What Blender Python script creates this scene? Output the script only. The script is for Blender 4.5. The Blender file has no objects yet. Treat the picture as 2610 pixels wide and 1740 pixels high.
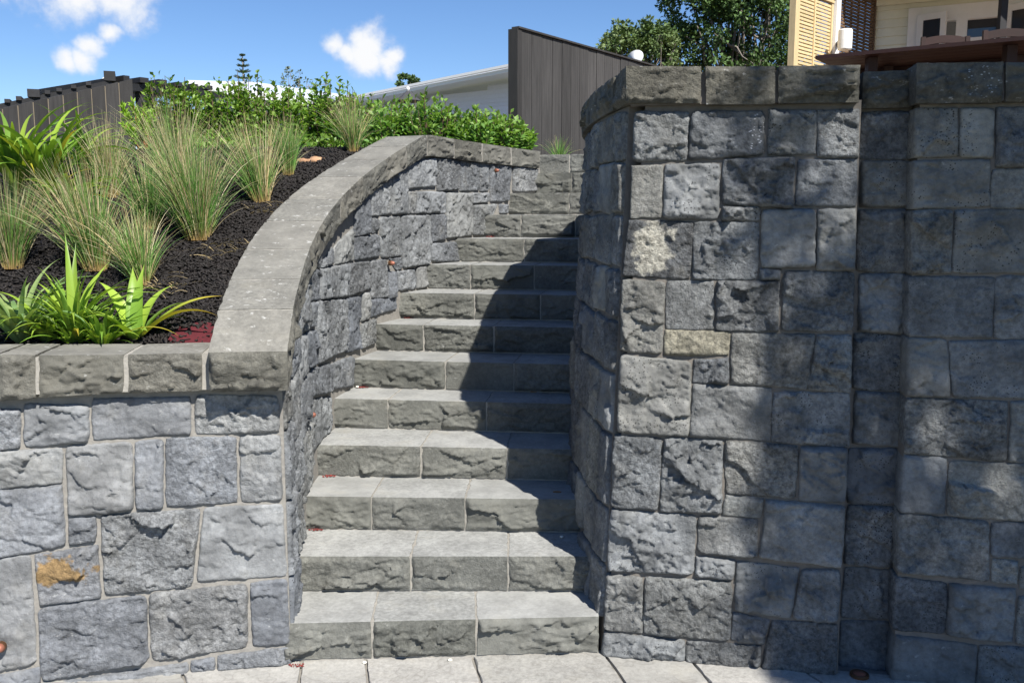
import bpy, math, random
import numpy as np
from mathutils import Vector

# ------------------------------------------------------------------ camera, sky, sun, exposure
scene = bpy.context.scene
scene.render.resolution_x, scene.render.resolution_y = 1024, 682
EYE = 1.665
PITCH = math.radians(7.95)
FPX = 2350.0                      # focal length for a 2610 px wide frame
cam_d = bpy.data.cameras.new('camera')
cam_d.sensor_width = 36.0
cam_d.lens = 36.0 * FPX / 2610.0
cam_d.clip_start, cam_d.clip_end = 0.05, 2000.0
cam = bpy.data.objects.new('camera', cam_d)
scene.collection.objects.link(cam)
cam.location = (0, 0, EYE)
cam.rotation_euler = (math.pi / 2 - PITCH, 0, 0)
scene.camera = cam

SUN_EL, SUN_AZ = math.radians(48.0), math.radians(149.0)     # azimuth clockwise from +Y
SUN_DIR = Vector((math.sin(SUN_AZ) * math.cos(SUN_EL), math.cos(SUN_AZ) * math.cos(SUN_EL), math.sin(SUN_EL)))
sun_d = bpy.data.lights.new('sun', 'SUN')
sun_d.energy, sun_d.angle, sun_d.color = 5.0, math.radians(0.53), (1.0, 0.955, 0.88)
sun = bpy.data.objects.new('sun', sun_d)
scene.collection.objects.link(sun)
sun.location = (4, -6, 9)
sun.rotation_euler = (-SUN_DIR).to_track_quat('-Z', 'Y').to_euler()

scene.view_settings.view_transform = 'Standard'
scene.view_settings.look = 'None'
scene.view_settings.gamma = 1.0
scene.view_settings.exposure = 0.8
scene.cycles.max_bounces = 5
scene.cycles.transparent_max_bounces = 6

world = bpy.data.worlds.new('World')
scene.world = world
world.use_nodes = True
wn, wl = world.node_tree.nodes, world.node_tree.links
wn.clear()


def N(nodes, kind, **kw):
    n = nodes.new(kind)
    for k, v in kw.items():
        if k == 'inp':
            for kk, vv in v.items():
                n.inputs[kk].default_value = vv
        else:
            setattr(n, k, v)
    return n


sky = N(wn, 'ShaderNodeTexSky', sky_type='NISHITA', sun_disc=False, sun_elevation=SUN_EL, sun_rotation=SUN_AZ,
        altitude=1500.0, air_density=1.0, dust_density=0.0, ozone_density=4.0)
hsv = N(wn, 'ShaderNodeHueSaturation', inp={'Saturation': 1.12, 'Value': 1.34, 'Hue': 0.505})
wl.new(sky.outputs[0], hsv.inputs['Color'])
tc = N(wn, 'ShaderNodeTexCoord')
nz = N(wn, 'ShaderNodeTexNoise', inp={'Scale': 9.0, 'Detail': 3.0, 'Roughness': 0.6})
wl.new(tc.outputs['Generated'], nz.inputs['Vector'])
warp = N(wn, 'ShaderNodeTexNoise', inp={'Scale': 16.0, 'Detail': 4.0, 'Roughness': 0.6})
wl.new(tc.outputs['Generated'], warp.inputs['Vector'])
wsub = N(wn, 'ShaderNodeVectorMath', operation='SUBTRACT')
wl.new(warp.outputs['Color'], wsub.inputs[0])
wsub.inputs[1].default_value = (0.5, 0.5, 0.5)
wsc = N(wn, 'ShaderNodeVectorMath', operation='SCALE', inp={'Scale': 0.036})
wl.new(wsub.outputs[0], wsc.inputs[0])
wadd = N(wn, 'ShaderNodeVectorMath', operation='ADD')
wl.new(tc.outputs['Generated'], wadd.inputs[0])
wl.new(wsc.outputs[0], wadd.inputs[1])
nz2 = N(wn, 'ShaderNodeTexNoise', inp={'Scale': 34.0, 'Detail': 4.0, 'Roughness': 0.65})
wl.new(tc.outputs['Generated'], nz2.inputs['Vector'])


def wmath(op, a, b=None, clamp=False):
    m = N(wn, 'ShaderNodeMath', operation=op, use_clamp=clamp)
    for i, v in enumerate((a, b)):
        if v is None:
            continue
        if isinstance(v, (int, float)):
            m.inputs[i].default_value = v
        else:
            wl.new(v, m.inputs[i])
    return m.outputs[0]


def wdir(az, el):
    az, el = math.radians(az), math.radians(el)
    return (math.sin(az) * math.cos(el), math.cos(az) * math.cos(el), math.sin(el))


# cumulus puffs in the sky: (azimuth, elevation, radius in degrees), scattered round the whole horizon
PUFFS = [(-27.2, 13.2, 2.8), (-25.2, 12.9, 3.0), (-23.2, 12.7, 2.9), (-21.6, 13.2, 2.4), (-24.4, 11.5, 2.2), (-22.4, 11.6, 2.2),
         (-23.9, 9.0, 1.1), (-25.0, 8.2, 1.0), (-23.0, 9.7, 0.9), (-24.2, 8.3, 1.0),
         (-10.3, 9.5, 1.0), (-8.2, 9.9, 1.35), (-8.6, 8.9, 1.45), (-7.4, 8.8, 1.1), (-9.6, 9.1, 0.9), (-7.0, 9.2, 0.9),
         (-17.2, 7.0, 0.6)]
prng = random.Random(5)
for k in range(9):                                   # the same fair-weather clouds go on outside the frame
    PUFFS.append((45 + k * 33 + prng.uniform(-8, 8), prng.uniform(9, 26), prng.uniform(2, 4)))
field = None
for (az, el, r) in PUFFS:
    vd = N(wn, 'ShaderNodeVectorMath', operation='DISTANCE')
    wl.new(wadd.outputs[0], vd.inputs[0])
    vd.inputs[1].default_value = wdir(az, el)
    f = wmath('SUBTRACT', 1.0, wmath('MULTIPLY', vd.outputs['Value'], 1.0 / math.radians(r)))
    field = f if field is None else wmath('MAXIMUM', field, f)
rough = wmath('ADD', wmath('MULTIPLY', wmath('SUBTRACT', nz.outputs[0], 0.5), 1.1), wmath('MULTIPLY', wmath('SUBTRACT', nz2.outputs[0], 0.5), 1.25))
dens = wmath('ADD', field, rough)
mr = N(wn, 'ShaderNodeMapRange', interpolation_type='SMOOTHSTEP', inp={'From Min': -0.02, 'From Max': 0.9})
wl.new(dens, mr.inputs['Value'])
lit = N(wn, 'ShaderNodeMapRange', interpolation_type='SMOOTHSTEP', inp={'From Min': -0.35, 'From Max': 0.55})
sx = N(wn, 'ShaderNodeSeparateXYZ')
wl.new(tc.outputs['Generated'], sx.inputs[0])
wl.new(wmath('ADD', wmath('MULTIPLY', field, 0.9), wmath('MULTIPLY', rough, 0.6)), lit.inputs['Value'])
ccol = N(wn, 'ShaderNodeMix', data_type='RGBA')
ccol.inputs['A'].default_value = (4.6, 5.7, 8.6, 1)
ccol.inputs['B'].default_value = (9.4, 9.5, 9.7, 1)
wl.new(lit.outputs[0], ccol.inputs['Factor'])
cmix = N(wn, 'ShaderNodeMix', data_type='RGBA')
wl.new(mr.outputs[0], cmix.inputs['Factor'])
wl.new(hsv.outputs[0], cmix.inputs['A'])
wl.new(ccol.outputs['Result'], cmix.inputs['B'])
world.cycles.sampling_method = 'MANUAL'
world.cycles.sample_map_resolution = 256
bg = N(wn, 'ShaderNodeBackground', inp={'Strength': 0.059})
wl.new(cmix.outputs['Result'], bg.inputs['Color'])
wo = N(wn, 'ShaderNodeOutputWorld')
wl.new(bg.outputs[0], wo.inputs['Surface'])

# ------------------------------------------------------------------ helpers
rng = np.random.default_rng(11)
R = random.Random(4)
COL = scene.collection
_c, _s = math.cos(PITCH), math.sin(PITCH)


def at(px, py, Y):
    """point of the place at distance Y in front of the camera that the survey photograph shows at (px, py)"""
    u, v = (px - 1305) / FPX, (870 - py) / FPX
    k = Y / (_c + v * _s)
    return Vector((u * k, Y, EYE + (-_s + v * _c) * k))


_perm = np.random.default_rng(3).permutation(256)
_perm = np.r_[_perm, _perm, _perm]
_grad = np.random.default_rng(4).normal(size=(256, 3))
_grad /= np.linalg.norm(_grad, axis=1)[:, None]


def noise(p):
    """gradient noise, p (...,3) -> about -0.7..0.7"""
    p = np.asarray(p, float)
    i = np.floor(p).astype(int)
    f = p - i
    i &= 255
    w = f * f * f * (f * (f * 6 - 15) + 10)
    out = 0
    for dx in (0, 1):
        for dy in (0, 1):
            for dz in (0, 1):
                h = _perm[_perm[_perm[i[..., 0] + dx] + i[..., 1] + dy] + i[..., 2] + dz]
                g = _grad[h]
                dot = g[..., 0] * (f[..., 0] - dx) + g[..., 1] * (f[..., 1] - dy) + g[..., 2] * (f[..., 2] - dz)
                wt = (w[..., 0] if dx else 1 - w[..., 0]) * (w[..., 1] if dy else 1 - w[..., 1]) * (w[..., 2] if dz else 1 - w[..., 2])
                out = out + dot * wt
    return out


def fbm(p, octaves=4, gain=0.5):
    a, t = 1.0, 0
    p = np.asarray(p, float)
    for k in range(octaves):
        t = t + a * noise(p + 17.3 * k)
        p = p * 2.03
        a *= gain
    return t


def sm(x, a, b):
    t = np.clip((x - a) / (b - a), 0, 1)
    return t * t * (3 - 2 * t)


def wloc(o):
    v = Vector((0, 0, 0))
    while o is not None:
        v = v + o.location
        o = o.parent
    return v


def thing(name, label, cat, loc=(0, 0, 0), group=None):
    o = bpy.data.objects.new(name, None)
    COL.objects.link(o)
    o.empty_display_size = 0.1
    o.location = loc
    o['label'], o['category'] = label, cat
    if group:
        o['group'] = group
    return o


def tag(o, label, cat, group=None):
    o['label'], o['category'] = label, cat
    if group:
        o['group'] = group
    return o


def mesh(name, V, Fs, mat, parent=None, smooth=False, col=None, kind=None, label=None, mat2=None, idx2=None):
    """one mesh object; V are world coordinates, the origin goes to the middle of its base"""
    V = np.asarray(V, float).reshape(-1, 3)
    lo, hi = V.min(0), V.max(0)
    o0 = np.array([(lo[0] + hi[0]) / 2, (lo[1] + hi[1]) / 2, lo[2]])
    me = bpy.data.meshes.new(name)
    if isinstance(Fs, np.ndarray):
        Fs = Fs.astype(np.int32)
        n, k = Fs.shape
        me.vertices.add(len(V))
        me.vertices.foreach_set('co', (V - o0).astype(np.float32).ravel())
        me.loops.add(n * k)
        me.loops.foreach_set('vertex_index', Fs.ravel())
        me.polygons.add(n)
        me.polygons.foreach_set('loop_start', np.arange(0, n * k, k, dtype=np.int32))
        me.update(calc_edges=True)
    else:
        me.from_pydata((V - o0).tolist(), [], [tuple(int(i) for i in f) for f in Fs])
    if smooth:
        me.polygons.foreach_set('use_smooth', np.ones(len(me.polygons), bool))
    if col is not None:
        at_ = me.color_attributes.new('tint', 'FLOAT_COLOR', 'POINT')
        c4 = np.c_[col, np.ones(len(V))].astype(np.float32)
        at_.data.foreach_set('color', c4.ravel())
    me.materials.append(mat)
    if mat2:
        me.materials.append(mat2)
        me.polygons.foreach_set('material_index', np.asarray(idx2, np.int32))
    o = bpy.data.objects.new(name, me)
    COL.objects.link(o)
    o.location = Vector(o0) - (wloc(parent) if parent else Vector((0, 0, 0)))
    if parent:
        o.parent = parent
    if kind:
        o['kind'] = kind
    if label:
        o['label'] = label
    return o


BOXF = [(0, 3, 2, 1), (4, 5, 6, 7), (0, 1, 5, 4), (1, 2, 6, 5), (2, 3, 7, 6), (3, 0, 4, 7)]


def hexa(bottom, top):
    return [list(b) for b in bottom] + [list(t) for t in top], BOXF


def bar(a, b, w, h, up=(0, 0, 1)):
    """box along a-b, w wide sideways and h deep along up"""
    a, b = Vector(a), Vector(b)
    d = (b - a).normalized()
    side = d.cross(Vector(up)).normalized()
    u = side.cross(d).normalized()
    q = [side * (sx * w / 2) + u * (sz * h / 2) for sx, sz in ((-1, -1), (1, -1), (1, 1), (-1, 1))]
    V = [a + k for k in q] + [b + k for k in q]
    return [tuple(v) for v in V], [(0, 1, 2, 3), (7, 6, 5, 4), (0, 4, 5, 1), (1, 5, 6, 2), (2, 6, 7, 3), (3, 7, 4, 0)]


def box(x0, x1, y0, y1, z0, z1):
    return [(x0, y0, z0), (x1, y0, z0), (x1, y1, z0), (x0, y1, z0), (x0, y0, z1), (x1, y0, z1), (x1, y1, z1), (x0, y1, z1)], BOXF


def join(parts):
    V, Fs = [], []
    for v, f in parts:
        n = len(V)
        V += [tuple(p) for p in v]
        Fs += [tuple(i + n for i in q) for q in f]
    return V, Fs


def tube(path, radii, seg=7, cap=True):
    path = [Vector(p) for p in path]
    V, Fs = [], []
    for i, p in enumerate(path):
        d = (path[min(i + 1, len(path) - 1)] - path[max(i - 1, 0)]).normalized()
        a = d.cross(Vector((0.31, 0.2, 0.93)) if abs(d.z) < 0.9 else Vector((1, 0.1, 0))).normalized()
        b = d.cross(a)
        for k in range(seg):
            t = 2 * math.pi * k / seg
            V.append(tuple(p + (a * math.cos(t) + b * math.sin(t)) * radii[i]))
    for i in range(len(path) - 1):
        for k in range(seg):
            Fs.append((i * seg + k, i * seg + (k + 1) % seg, (i + 1) * seg + (k + 1) % seg, (i + 1) * seg + k))
    if cap:
        Fs.append(tuple(range(seg))[::-1])
        Fs.append(tuple((len(path) - 1) * seg + k for k in range(seg)))
    return V, Fs


def lathe(prof, center, seg=20, axis=None):
    """revolve (r, h) profile round an axis through center"""
    ax = Vector(axis or (0, 0, 1)).normalized()
    a = ax.cross(Vector((0.2, 0.9, 0.3))).normalized()
    b = ax.cross(a)
    V, Fs = [], []
    for (r, h) in prof:
        for k in range(seg):
            t = 2 * math.pi * k / seg
            V.append(tuple(Vector(center) + ax * h + (a * math.cos(t) + b * math.sin(t)) * r))
    for i in range(len(prof) - 1):
        for k in range(seg):
            Fs.append((i * seg + k, i * seg + (k + 1) % seg, (i + 1) * seg + (k + 1) % seg, (i + 1) * seg + k))
    Fs.append(tuple(range(seg))[::-1])
    Fs.append(tuple((len(prof) - 1) * seg + k for k in range(seg)))
    return V, Fs


# ------------------------------------------------------------------ materials
def new_mat(name):
    m = bpy.data.materials.new(name)
    m.use_nodes = True
    nt = m.node_tree
    return m, nt.nodes, nt.links, nt.nodes['Principled BSDF']


def ramp(nodes, stops, interp='LINEAR'):
    n = nodes.new('ShaderNodeValToRGB')
    cr = n.color_ramp
    cr.interpolation = interp
    while len(cr.elements) < len(stops):
        cr.elements.new(0.5)
    for e, (p, c) in zip(cr.elements, stops):
        e.position = p
        e.color = (c, c, c, 1) if isinstance(c, (int, float)) else (*c, 1)
    return n


def mixc(nodes, links, a, b, fac, mode='MIX'):
    n = N(nodes, 'ShaderNodeMix', data_type='RGBA', blend_type=mode)
    for sock, v in (('A', a), ('B', b), ('Factor', fac)):
        if isinstance(v, (int, float)):
            n.inputs[sock].default_value = v
        elif isinstance(v, tuple):
            n.inputs[sock].default_value = (*v, 1)
        else:
            links.new(v, n.inputs[sock])
    return n.outputs['Result']


def stone_mat(name, tones, speck=0.5, pits=0.5, grain=1.0, bump=0.6, patch=None, warm=1.0, stain=0.0, fleck=False):
    m, nd, lk, bs = new_mat(name)
    geo = N(nd, 'ShaderNodeNewGeometry')
    oi = N(nd, 'ShaderNodeObjectInfo')
    pos = geo.outputs['Position']
    tone = ramp(nd, [(i / (len(tones) - 1), t) for i, t in enumerate(tones)])
    lk.new(oi.outputs['Random'], tone.inputs[0])
    # slow mottling
    n1 = N(nd, 'ShaderNodeTexNoise', inp={'Scale': 7.0, 'Detail': 2.0, 'Roughness': 0.6})
    lk.new(pos, n1.inputs['Vector'])
    r1 = ramp(nd, [(0.34, 1 - 0.3 * grain), (0.66, 1 + 0.3 * grain)])
    lk.new(n1.outputs[0], r1.inputs[0])
    c = mixc(nd, lk, tone.outputs[0], r1.outputs[0], 1.0, 'MULTIPLY')
    # grain of the rock
    n2 = N(nd, 'ShaderNodeTexNoise', inp={'Scale': 55.0, 'Detail': 4.0, 'Roughness': 0.72})
    lk.new(pos, n2.inputs['Vector'])
    r2 = ramp(nd, [(0.36, 1 - 0.5 * grain), (0.64, 1 + 0.5 * grain)])
    lk.new(n2.outputs[0], r2.inputs[0])
    fq = N(nd, 'ShaderNodeMath', operation='MULTIPLY', inp={1: 13.73})
    lk.new(oi.outputs['Random'], fq.inputs[0])
    fr0 = N(nd, 'ShaderNodeMath', operation='FRACT')
    lk.new(fq.outputs[0], fr0.inputs[0])
    gr = N(nd, 'ShaderNodeMapRange', inp={'To Min': 0.25, 'To Max': 0.95})
    lk.new(fr0.outputs[0], gr.inputs['Value'])
    c = mixc(nd, lk, c, r2.outputs[0], gr.outputs[0], 'MULTIPLY')
    r4 = ramp(nd, [(0.55, 0.0), (0.8, 0.4)])
    lk.new(n1.outputs[1], r4.inputs[0])
    c = mixc(nd, lk, c, (0.21 * warm, 0.195 * warm, 0.155 * warm), r4.outputs[0])
    # white lime specks and smears
    n3 = N(nd, 'ShaderNodeTexNoise', inp={'Scale': 30.0, 'Detail': 4.0, 'Roughness': 0.7})
    mp = N(nd, 'ShaderNodeMapping', inp={'Scale': (0.8, 1, 1.5), 'Rotation': (0.2, 0.5, 0.3)})
    lk.new(pos, mp.inputs[0])
    lk.new(mp.outputs[0], n3.inputs['Vector'])
    r3 = ramp(nd, [(0.66 - 0.05 * speck, 0.0), (0.78 - 0.05 * speck, 0.85 * min(1, speck + 0.2))])
    lk.new(n3.outputs[0], r3.inputs[0])
    c = mixc(nd, lk, c, (0.52, 0.52, 0.5), r3.outputs[0])
    # gas-bubble pits, on some of the stones only
    vo = N(nd, 'ShaderNodeTexVoronoi', inp={'Scale': 95.0, 'Randomness': 1.0})
    lk.new(pos, vo.inputs['Vector'])
    n5 = N(nd, 'ShaderNodeTexNoise', inp={'Scale': 14.0, 'Detail': 0.0})
    lk.new(pos, n5.inputs['Vector'])
    mm = N(nd, 'ShaderNodeMath', operation='MULTIPLY', inp={1: 7.31})
    lk.new(oi.outputs['Random'], mm.inputs[0])
    fr = N(nd, 'ShaderNodeMath', operation='FRACT')
    lk.new(mm.outputs[0], fr.inputs[0])
    th = N(nd, 'ShaderNodeMath', operation='MULTIPLY', inp={1: 0.33 * pits})
    lk.new(fr.outputs[0], th.inputs[0])
    th2 = N(nd, 'ShaderNodeMath', operation='MULTIPLY')
    r5 = ramp(nd, [(0.42, 0.0), (0.62, 1.0)])
    lk.new(n5.outputs[0], r5.inputs[0])
    lk.new(th.outputs[0], th2.inputs[0])
    lk.new(r5.outputs[0], th2.inputs[1])
    lt = N(nd, 'ShaderNodeMath', operation='LESS_THAN')
    lk.new(vo.outputs['Distance'], lt.inputs[0])
    lk.new(th2.outputs[0], lt.inputs[1])
    c = mixc(nd, lk, c, mixc(nd, lk, c, (0.3, 0.3, 0.3), 1.0, 'MULTIPLY'), lt.outputs[0])
    if stain:                                       # tide marks of dried water
        rs_ = ramp(nd, [(0.43, 0.0), (0.455, stain), (0.462, 0.15 * stain), (0.5, 0.0), (0.56, 0.0), (0.575, 0.6 * stain), (0.58, 0.0)])
        lk.new(n1.outputs[0], rs_.inputs[0])
        c = mixc(nd, lk, c, (0.13, 0.115, 0.1), rs_.outputs[0])
    if patch:                                       # one exposed rind of another colour on the stone
        cen, rad, pc = patch
        sb = N(nd, 'ShaderNodeVectorMath', operation='SUBTRACT')
        lk.new(pos, sb.inputs[0])
        sb.inputs[1].default_value = cen
        sc = N(nd, 'ShaderNodeVectorMath', operation='DIVIDE')
        lk.new(sb.outputs[0], sc.inputs[0])
        sc.inputs[1].default_value = rad
        ln = N(nd, 'ShaderNodeVectorMath', operation='LENGTH')
        lk.new(sc.outputs[0], ln.inputs[0])
        n6 = N(nd, 'ShaderNodeTexNoise', inp={'Scale': 22.0, 'Detail': 4.0})
        lk.new(pos, n6.inputs['Vector'])
        ad = N(nd, 'ShaderNodeMath', operation='MULTIPLY_ADD', inp={1: 2.4})
        lk.new(n6.outputs[0], ad.inputs[0])
        lk.new(ln.outputs['Value'], ad.inputs[2])
        rp = ramp(nd, [(0.0, 1.0), (0.47, 1.0), (0.525, 0.0)])
        sc2 = N(nd, 'ShaderNodeMath', operation='MULTIPLY', inp={1: 0.235})
        lk.new(ad.outputs[0], sc2.inputs[0])
        lk.new(sc2.outputs[0], rp.inputs[0])
        pcm = mixc(nd, lk, pc, r2.outputs[0], 0.8, 'MULTIPLY')
        fac = rp.outputs[0]
        if fleck:
            n8 = N(nd, 'ShaderNodeTexVoronoi', inp={'Scale': 70.0})
            lk.new(mp.outputs[0], n8.inputs['Vector'])
            l8 = N(nd, 'ShaderNodeMath', operation='LESS_THAN', inp={1: 0.22})
            lk.new(n8.outputs['Distance'], l8.inputs[0])
            m8 = N(nd, 'ShaderNodeMath', operation='MULTIPLY')
            lk.new(l8.outputs[0], m8.inputs[0])
            lk.new(rp.outputs[0], m8.inputs[1])
            fac = m8.outputs[0]
        c = mixc(nd, lk, c, pcm, fac)
    lk.new(c, bs.inputs['Base Color'])
    bs.inputs['Roughness'].default_value = 0.86
    bs.inputs['Specular IOR Level'].default_value = 0.35
    b1 = N(nd, 'ShaderNodeBump', inp={'Strength': bump, 'Distance': 0.02})
    n7 = N(nd, 'ShaderNodeTexNoise', inp={'Scale': 75.0, 'Detail': 4.0, 'Roughness': 0.75})
    lk.new(pos, n7.inputs['Vector'])
    lk.new(n7.outputs[0], b1.inputs['Height'])
    bsr = N(nd, 'ShaderNodeMapRange', inp={'To Min': 0.35 * bump, 'To Max': 1.1 * bump})
    lk.new(fr0.outputs[0], bsr.inputs['Value'])
    lk.new(bsr.outputs[0], b1.inputs['Strength'])
    lk.new(b1.outputs[0], bs.inputs['Normal'])
    return m


def plain_mat(name, c, rough=0.6, var=0.12, scale=12.0, bump=0.0, stretch=(1, 1, 1), spec=0.4, metal=0.0, bscale=60.0):
    """paint, timber, plastic ...: one colour with mottling, random tone per object and fine relief"""
    m, nd, lk, bs = new_mat(name)
    geo = N(nd, 'ShaderNodeNewGeometry')
    oi = N(nd, 'ShaderNodeObjectInfo')
    mp = N(nd, 'ShaderNodeMapping', inp={'Scale': stretch})
    lk.new(geo.outputs['Position'], mp.inputs[0])
    n1 = N(nd, 'ShaderNodeTexNoise', inp={'Scale': scale, 'Detail': 6.0, 'Roughness': 0.65})
    lk.new(mp.outputs[0], n1.inputs['Vector'])
    r1 = ramp(nd, [(0.25, 1 - var), (0.75, 1 + var)])
    lk.new(n1.outputs[0], r1.inputs[0])
    r2 = ramp(nd, [(0.0, 1 - var * 0.7), (1.0, 1 + var * 0.7)])
    lk.new(oi.outputs['Random'], r2.inputs[0])
    c1 = mixc(nd, lk, c, r1.outputs[0], 1.0, 'MULTIPLY')
    c2 = mixc(nd, lk, c1, r2.outputs[0], 1.0, 'MULTIPLY')
    lk.new(c2, bs.inputs['Base Color'])
    bs.inputs['Roughness'].default_value = rough
    bs.inputs['Specular IOR Level'].default_value = spec
    bs.inputs['Metallic'].default_value = metal
    if bump:
        b1 = N(nd, 'ShaderNodeBump', inp={'Strength': bump, 'Distance': 0.01})
        n2 = N(nd, 'ShaderNodeTexNoise', inp={'Scale': bscale, 'Detail': 6.0})
        lk.new(mp.outputs[0], n2.inputs['Vector'])
        lk.new(n2.outputs[0], b1.inputs['Height'])
        lk.new(b1.outputs[0], bs.inputs['Normal'])
    return m


def leaf_mat(name, transl=0.35, rough=0.45, gain=1.0):
    """leaf whose colour comes with the plant (tint attribute), partly letting light through"""
    m, nd, lk, bs = new_mat(name)
    a = N(nd, 'ShaderNodeVertexColor', layer_name='tint')
    oi = N(nd, 'ShaderNodeObjectInfo')
    r = ramp(nd, [(0.0, 0.88 * gain), (1.0, 1.12 * gain)])
    lk.new(oi.outputs['Random'], r.inputs[0])
    c = mixc(nd, lk, a.outputs[0], r.outputs[0], 1.0, 'MULTIPLY')
    lk.new(c, bs.inputs['Base Color'])
    bs.inputs['Roughness'].default_value = rough
    bs.inputs['Specular IOR Level'].default_value = 0.35
    tr = N(nd, 'ShaderNodeBsdfTranslucent')
    c2 = mixc(nd, lk, c, (1.25, 1.3, 0.55), 1.0, 'MULTIPLY')
    lk.new(c2, tr.inputs[0])
    mx = N(nd, 'ShaderNodeMixShader', inp={0: transl})
    lk.new(bs.outputs[0], mx.inputs[1])
    lk.new(tr.outputs[0], mx.inputs[2])
    out = nd['Material Output']
    lk.new(mx.outputs[0], out.inputs['Surface'])
    return m


M = {}
BLUE = [(0.115, 0.122, 0.135), (0.2, 0.205, 0.21), (0.14, 0.148, 0.16), (0.23, 0.229, 0.217), (0.12, 0.128, 0.143), (0.175, 0.172, 0.162), (0.16, 0.168, 0.182)]
M['wall_stone'] = stone_mat('bluestone_left', [(0.055 + r_ * 0.72, 0.057 + g_ * 0.735, 0.061 + b_ * 0.75) for r_, g_, b_ in BLUE], speck=0.4, pits=0.4, grain=0.9, bump=0.8)
M['curve_stone'] = stone_mat('bluestone_rough', [(r_ * 0.96, g_ * 0.98, b_ * 0.99) for r_, g_, b_ in BLUE], speck=0.6, pits=0.9, bump=0.85, grain=1.0)
M['right_stone'] = stone_mat('bluestone_right', [(r_ * 0.96, g_ * 0.97, b_ * 0.95) for r_, g_, b_ in BLUE], speck=0.35, pits=0.9, bump=0.9, grain=1.0, warm=0.6)
M['pale_stone'] = stone_mat('pale_brown_stone', [(0.2, 0.188, 0.145), (0.21, 0.193, 0.15)], speck=0.3, pits=0.0)
OLIVE = [(0.104, 0.101, 0.086), (0.126, 0.121, 0.104), (0.097, 0.097, 0.086)]
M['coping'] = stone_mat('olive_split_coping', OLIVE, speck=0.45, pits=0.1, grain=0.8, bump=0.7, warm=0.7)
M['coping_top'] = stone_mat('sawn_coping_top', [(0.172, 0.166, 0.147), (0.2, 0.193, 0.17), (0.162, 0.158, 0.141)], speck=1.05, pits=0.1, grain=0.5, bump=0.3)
M['coping_right'] = stone_mat('olive_coping_right', [(r_ * 0.85, g_ * 0.84, b_ * 0.8) for r_, g_, b_ in OLIVE], speck=0.7, pits=0.1, grain=0.8, bump=0.7, warm=0.5)
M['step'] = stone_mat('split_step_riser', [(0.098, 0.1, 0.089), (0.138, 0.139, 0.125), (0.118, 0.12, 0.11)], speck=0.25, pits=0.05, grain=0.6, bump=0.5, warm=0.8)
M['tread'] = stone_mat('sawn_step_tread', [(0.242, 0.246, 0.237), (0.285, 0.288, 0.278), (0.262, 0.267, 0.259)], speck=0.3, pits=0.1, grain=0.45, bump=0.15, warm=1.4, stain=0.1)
M['paver'] = stone_mat('paver_stone', [(0.28, 0.275, 0.256), (0.35, 0.342, 0.32), (0.315, 0.307, 0.288)], speck=0.2, pits=0.0, grain=0.35, bump=0.2, warm=1.7, stain=0.3)
M['mortar'] = plain_mat('mortar', (0.22, 0.208, 0.188), rough=0.95, var=0.2, scale=30, bump=0.4)
M['mortar_pale'] = plain_mat('mortar_pale', (0.28, 0.265, 0.235), rough=0.95, var=0.2, scale=30, bump=0.4)
M['mortar_dark'] = plain_mat('mortar_dark', (0.15, 0.135, 0.118), rough=0.95, var=0.2, scale=30, bump=0.4)
M['mulch'] = plain_mat('mulch', (0.011, 0.009, 0.008), rough=0.9, var=0.5, scale=40, bump=0.6, bscale=120)
M['chip'] = plain_mat('bark_chip', (0.01, 0.0078, 0.007), rough=0.7, var=0.8, scale=50, bump=0.4, spec=0.4)
M['weedmat'] = plain_mat('red_cloth', (0.085, 0.009, 0.014), rough=0.9, var=0.25, scale=60, bump=0.5, bscale=220)
M['fence'] = plain_mat('stained_fence', (0.036, 0.034, 0.033), rough=0.75, var=0.35, scale=5, stretch=(6, 6, 0.5), bump=0.25, bscale=25)
M['fence_grey'] = plain_mat('weathered_fence', (0.048, 0.046, 0.045), rough=0.8, var=0.42, scale=6, stretch=(7, 7, 0.45), bump=0.4, bscale=25)
M['fence_gap'] = plain_mat('pale_gap_fill', (0.2, 0.165, 0.12), rough=0.8)
M['pergola'] = plain_mat('black_timber', (0.018, 0.018, 0.02), rough=0.7, var=0.3)
M['white'] = plain_mat('white_paint', (0.72, 0.72, 0.72), rough=0.5, var=0.04)
M['white_wall'] = plain_mat('white_weatherboard', (0.62, 0.64, 0.74), rough=0.55, var=0.04)
M['cream'] = plain_mat('cream_weatherboard', (0.74, 0.72, 0.585), rough=0.55, var=0.04)
M['roof'] = plain_mat('pale_roof', (0.6, 0.64, 0.74), rough=0.4, var=0.05)
M['pine'] = plain_mat('new_pine', (0.6, 0.465, 0.26), rough=0.6, var=0.14, scale=8, stretch=(5, 5, 1))
M['brown_slat'] = plain_mat('brown_slat', (0.12, 0.075, 0.045), rough=0.7, var=0.3)
M['kwila'] = plain_mat('dark_red_timber', (0.024, 0.0085, 0.0065), rough=0.55, var=0.25, scale=10, stretch=(3, 3, 3))
M['glass'] = plain_mat('window_glass', (0.02, 0.024, 0.03), rough=0.08, var=0.0, spec=0.8)
M['dark_room'] = plain_mat('dark_interior', (0.02, 0.018, 0.016), rough=0.9)
M['blind'] = plain_mat('dark_blind', (0.03, 0.03, 0.035), rough=0.6)
M['plastic'] = plain_mat('white_plastic', (0.78, 0.78, 0.76), rough=0.35, var=0.02)
M['dish'] = plain_mat('grey_dish', (0.6, 0.61, 0.63), rough=0.4, var=0.03)
M['copper'] = plain_mat('aged_copper', (0.3, 0.12, 0.08), rough=0.5, var=0.2, metal=0.4)
M['brass'] = plain_mat('dull_brass', (0.14, 0.07, 0.035), rough=0.5, var=0.2, metal=0.6)
M['steel'] = plain_mat('steel', (0.35, 0.35, 0.36), rough=0.4, metal=0.7)
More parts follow.
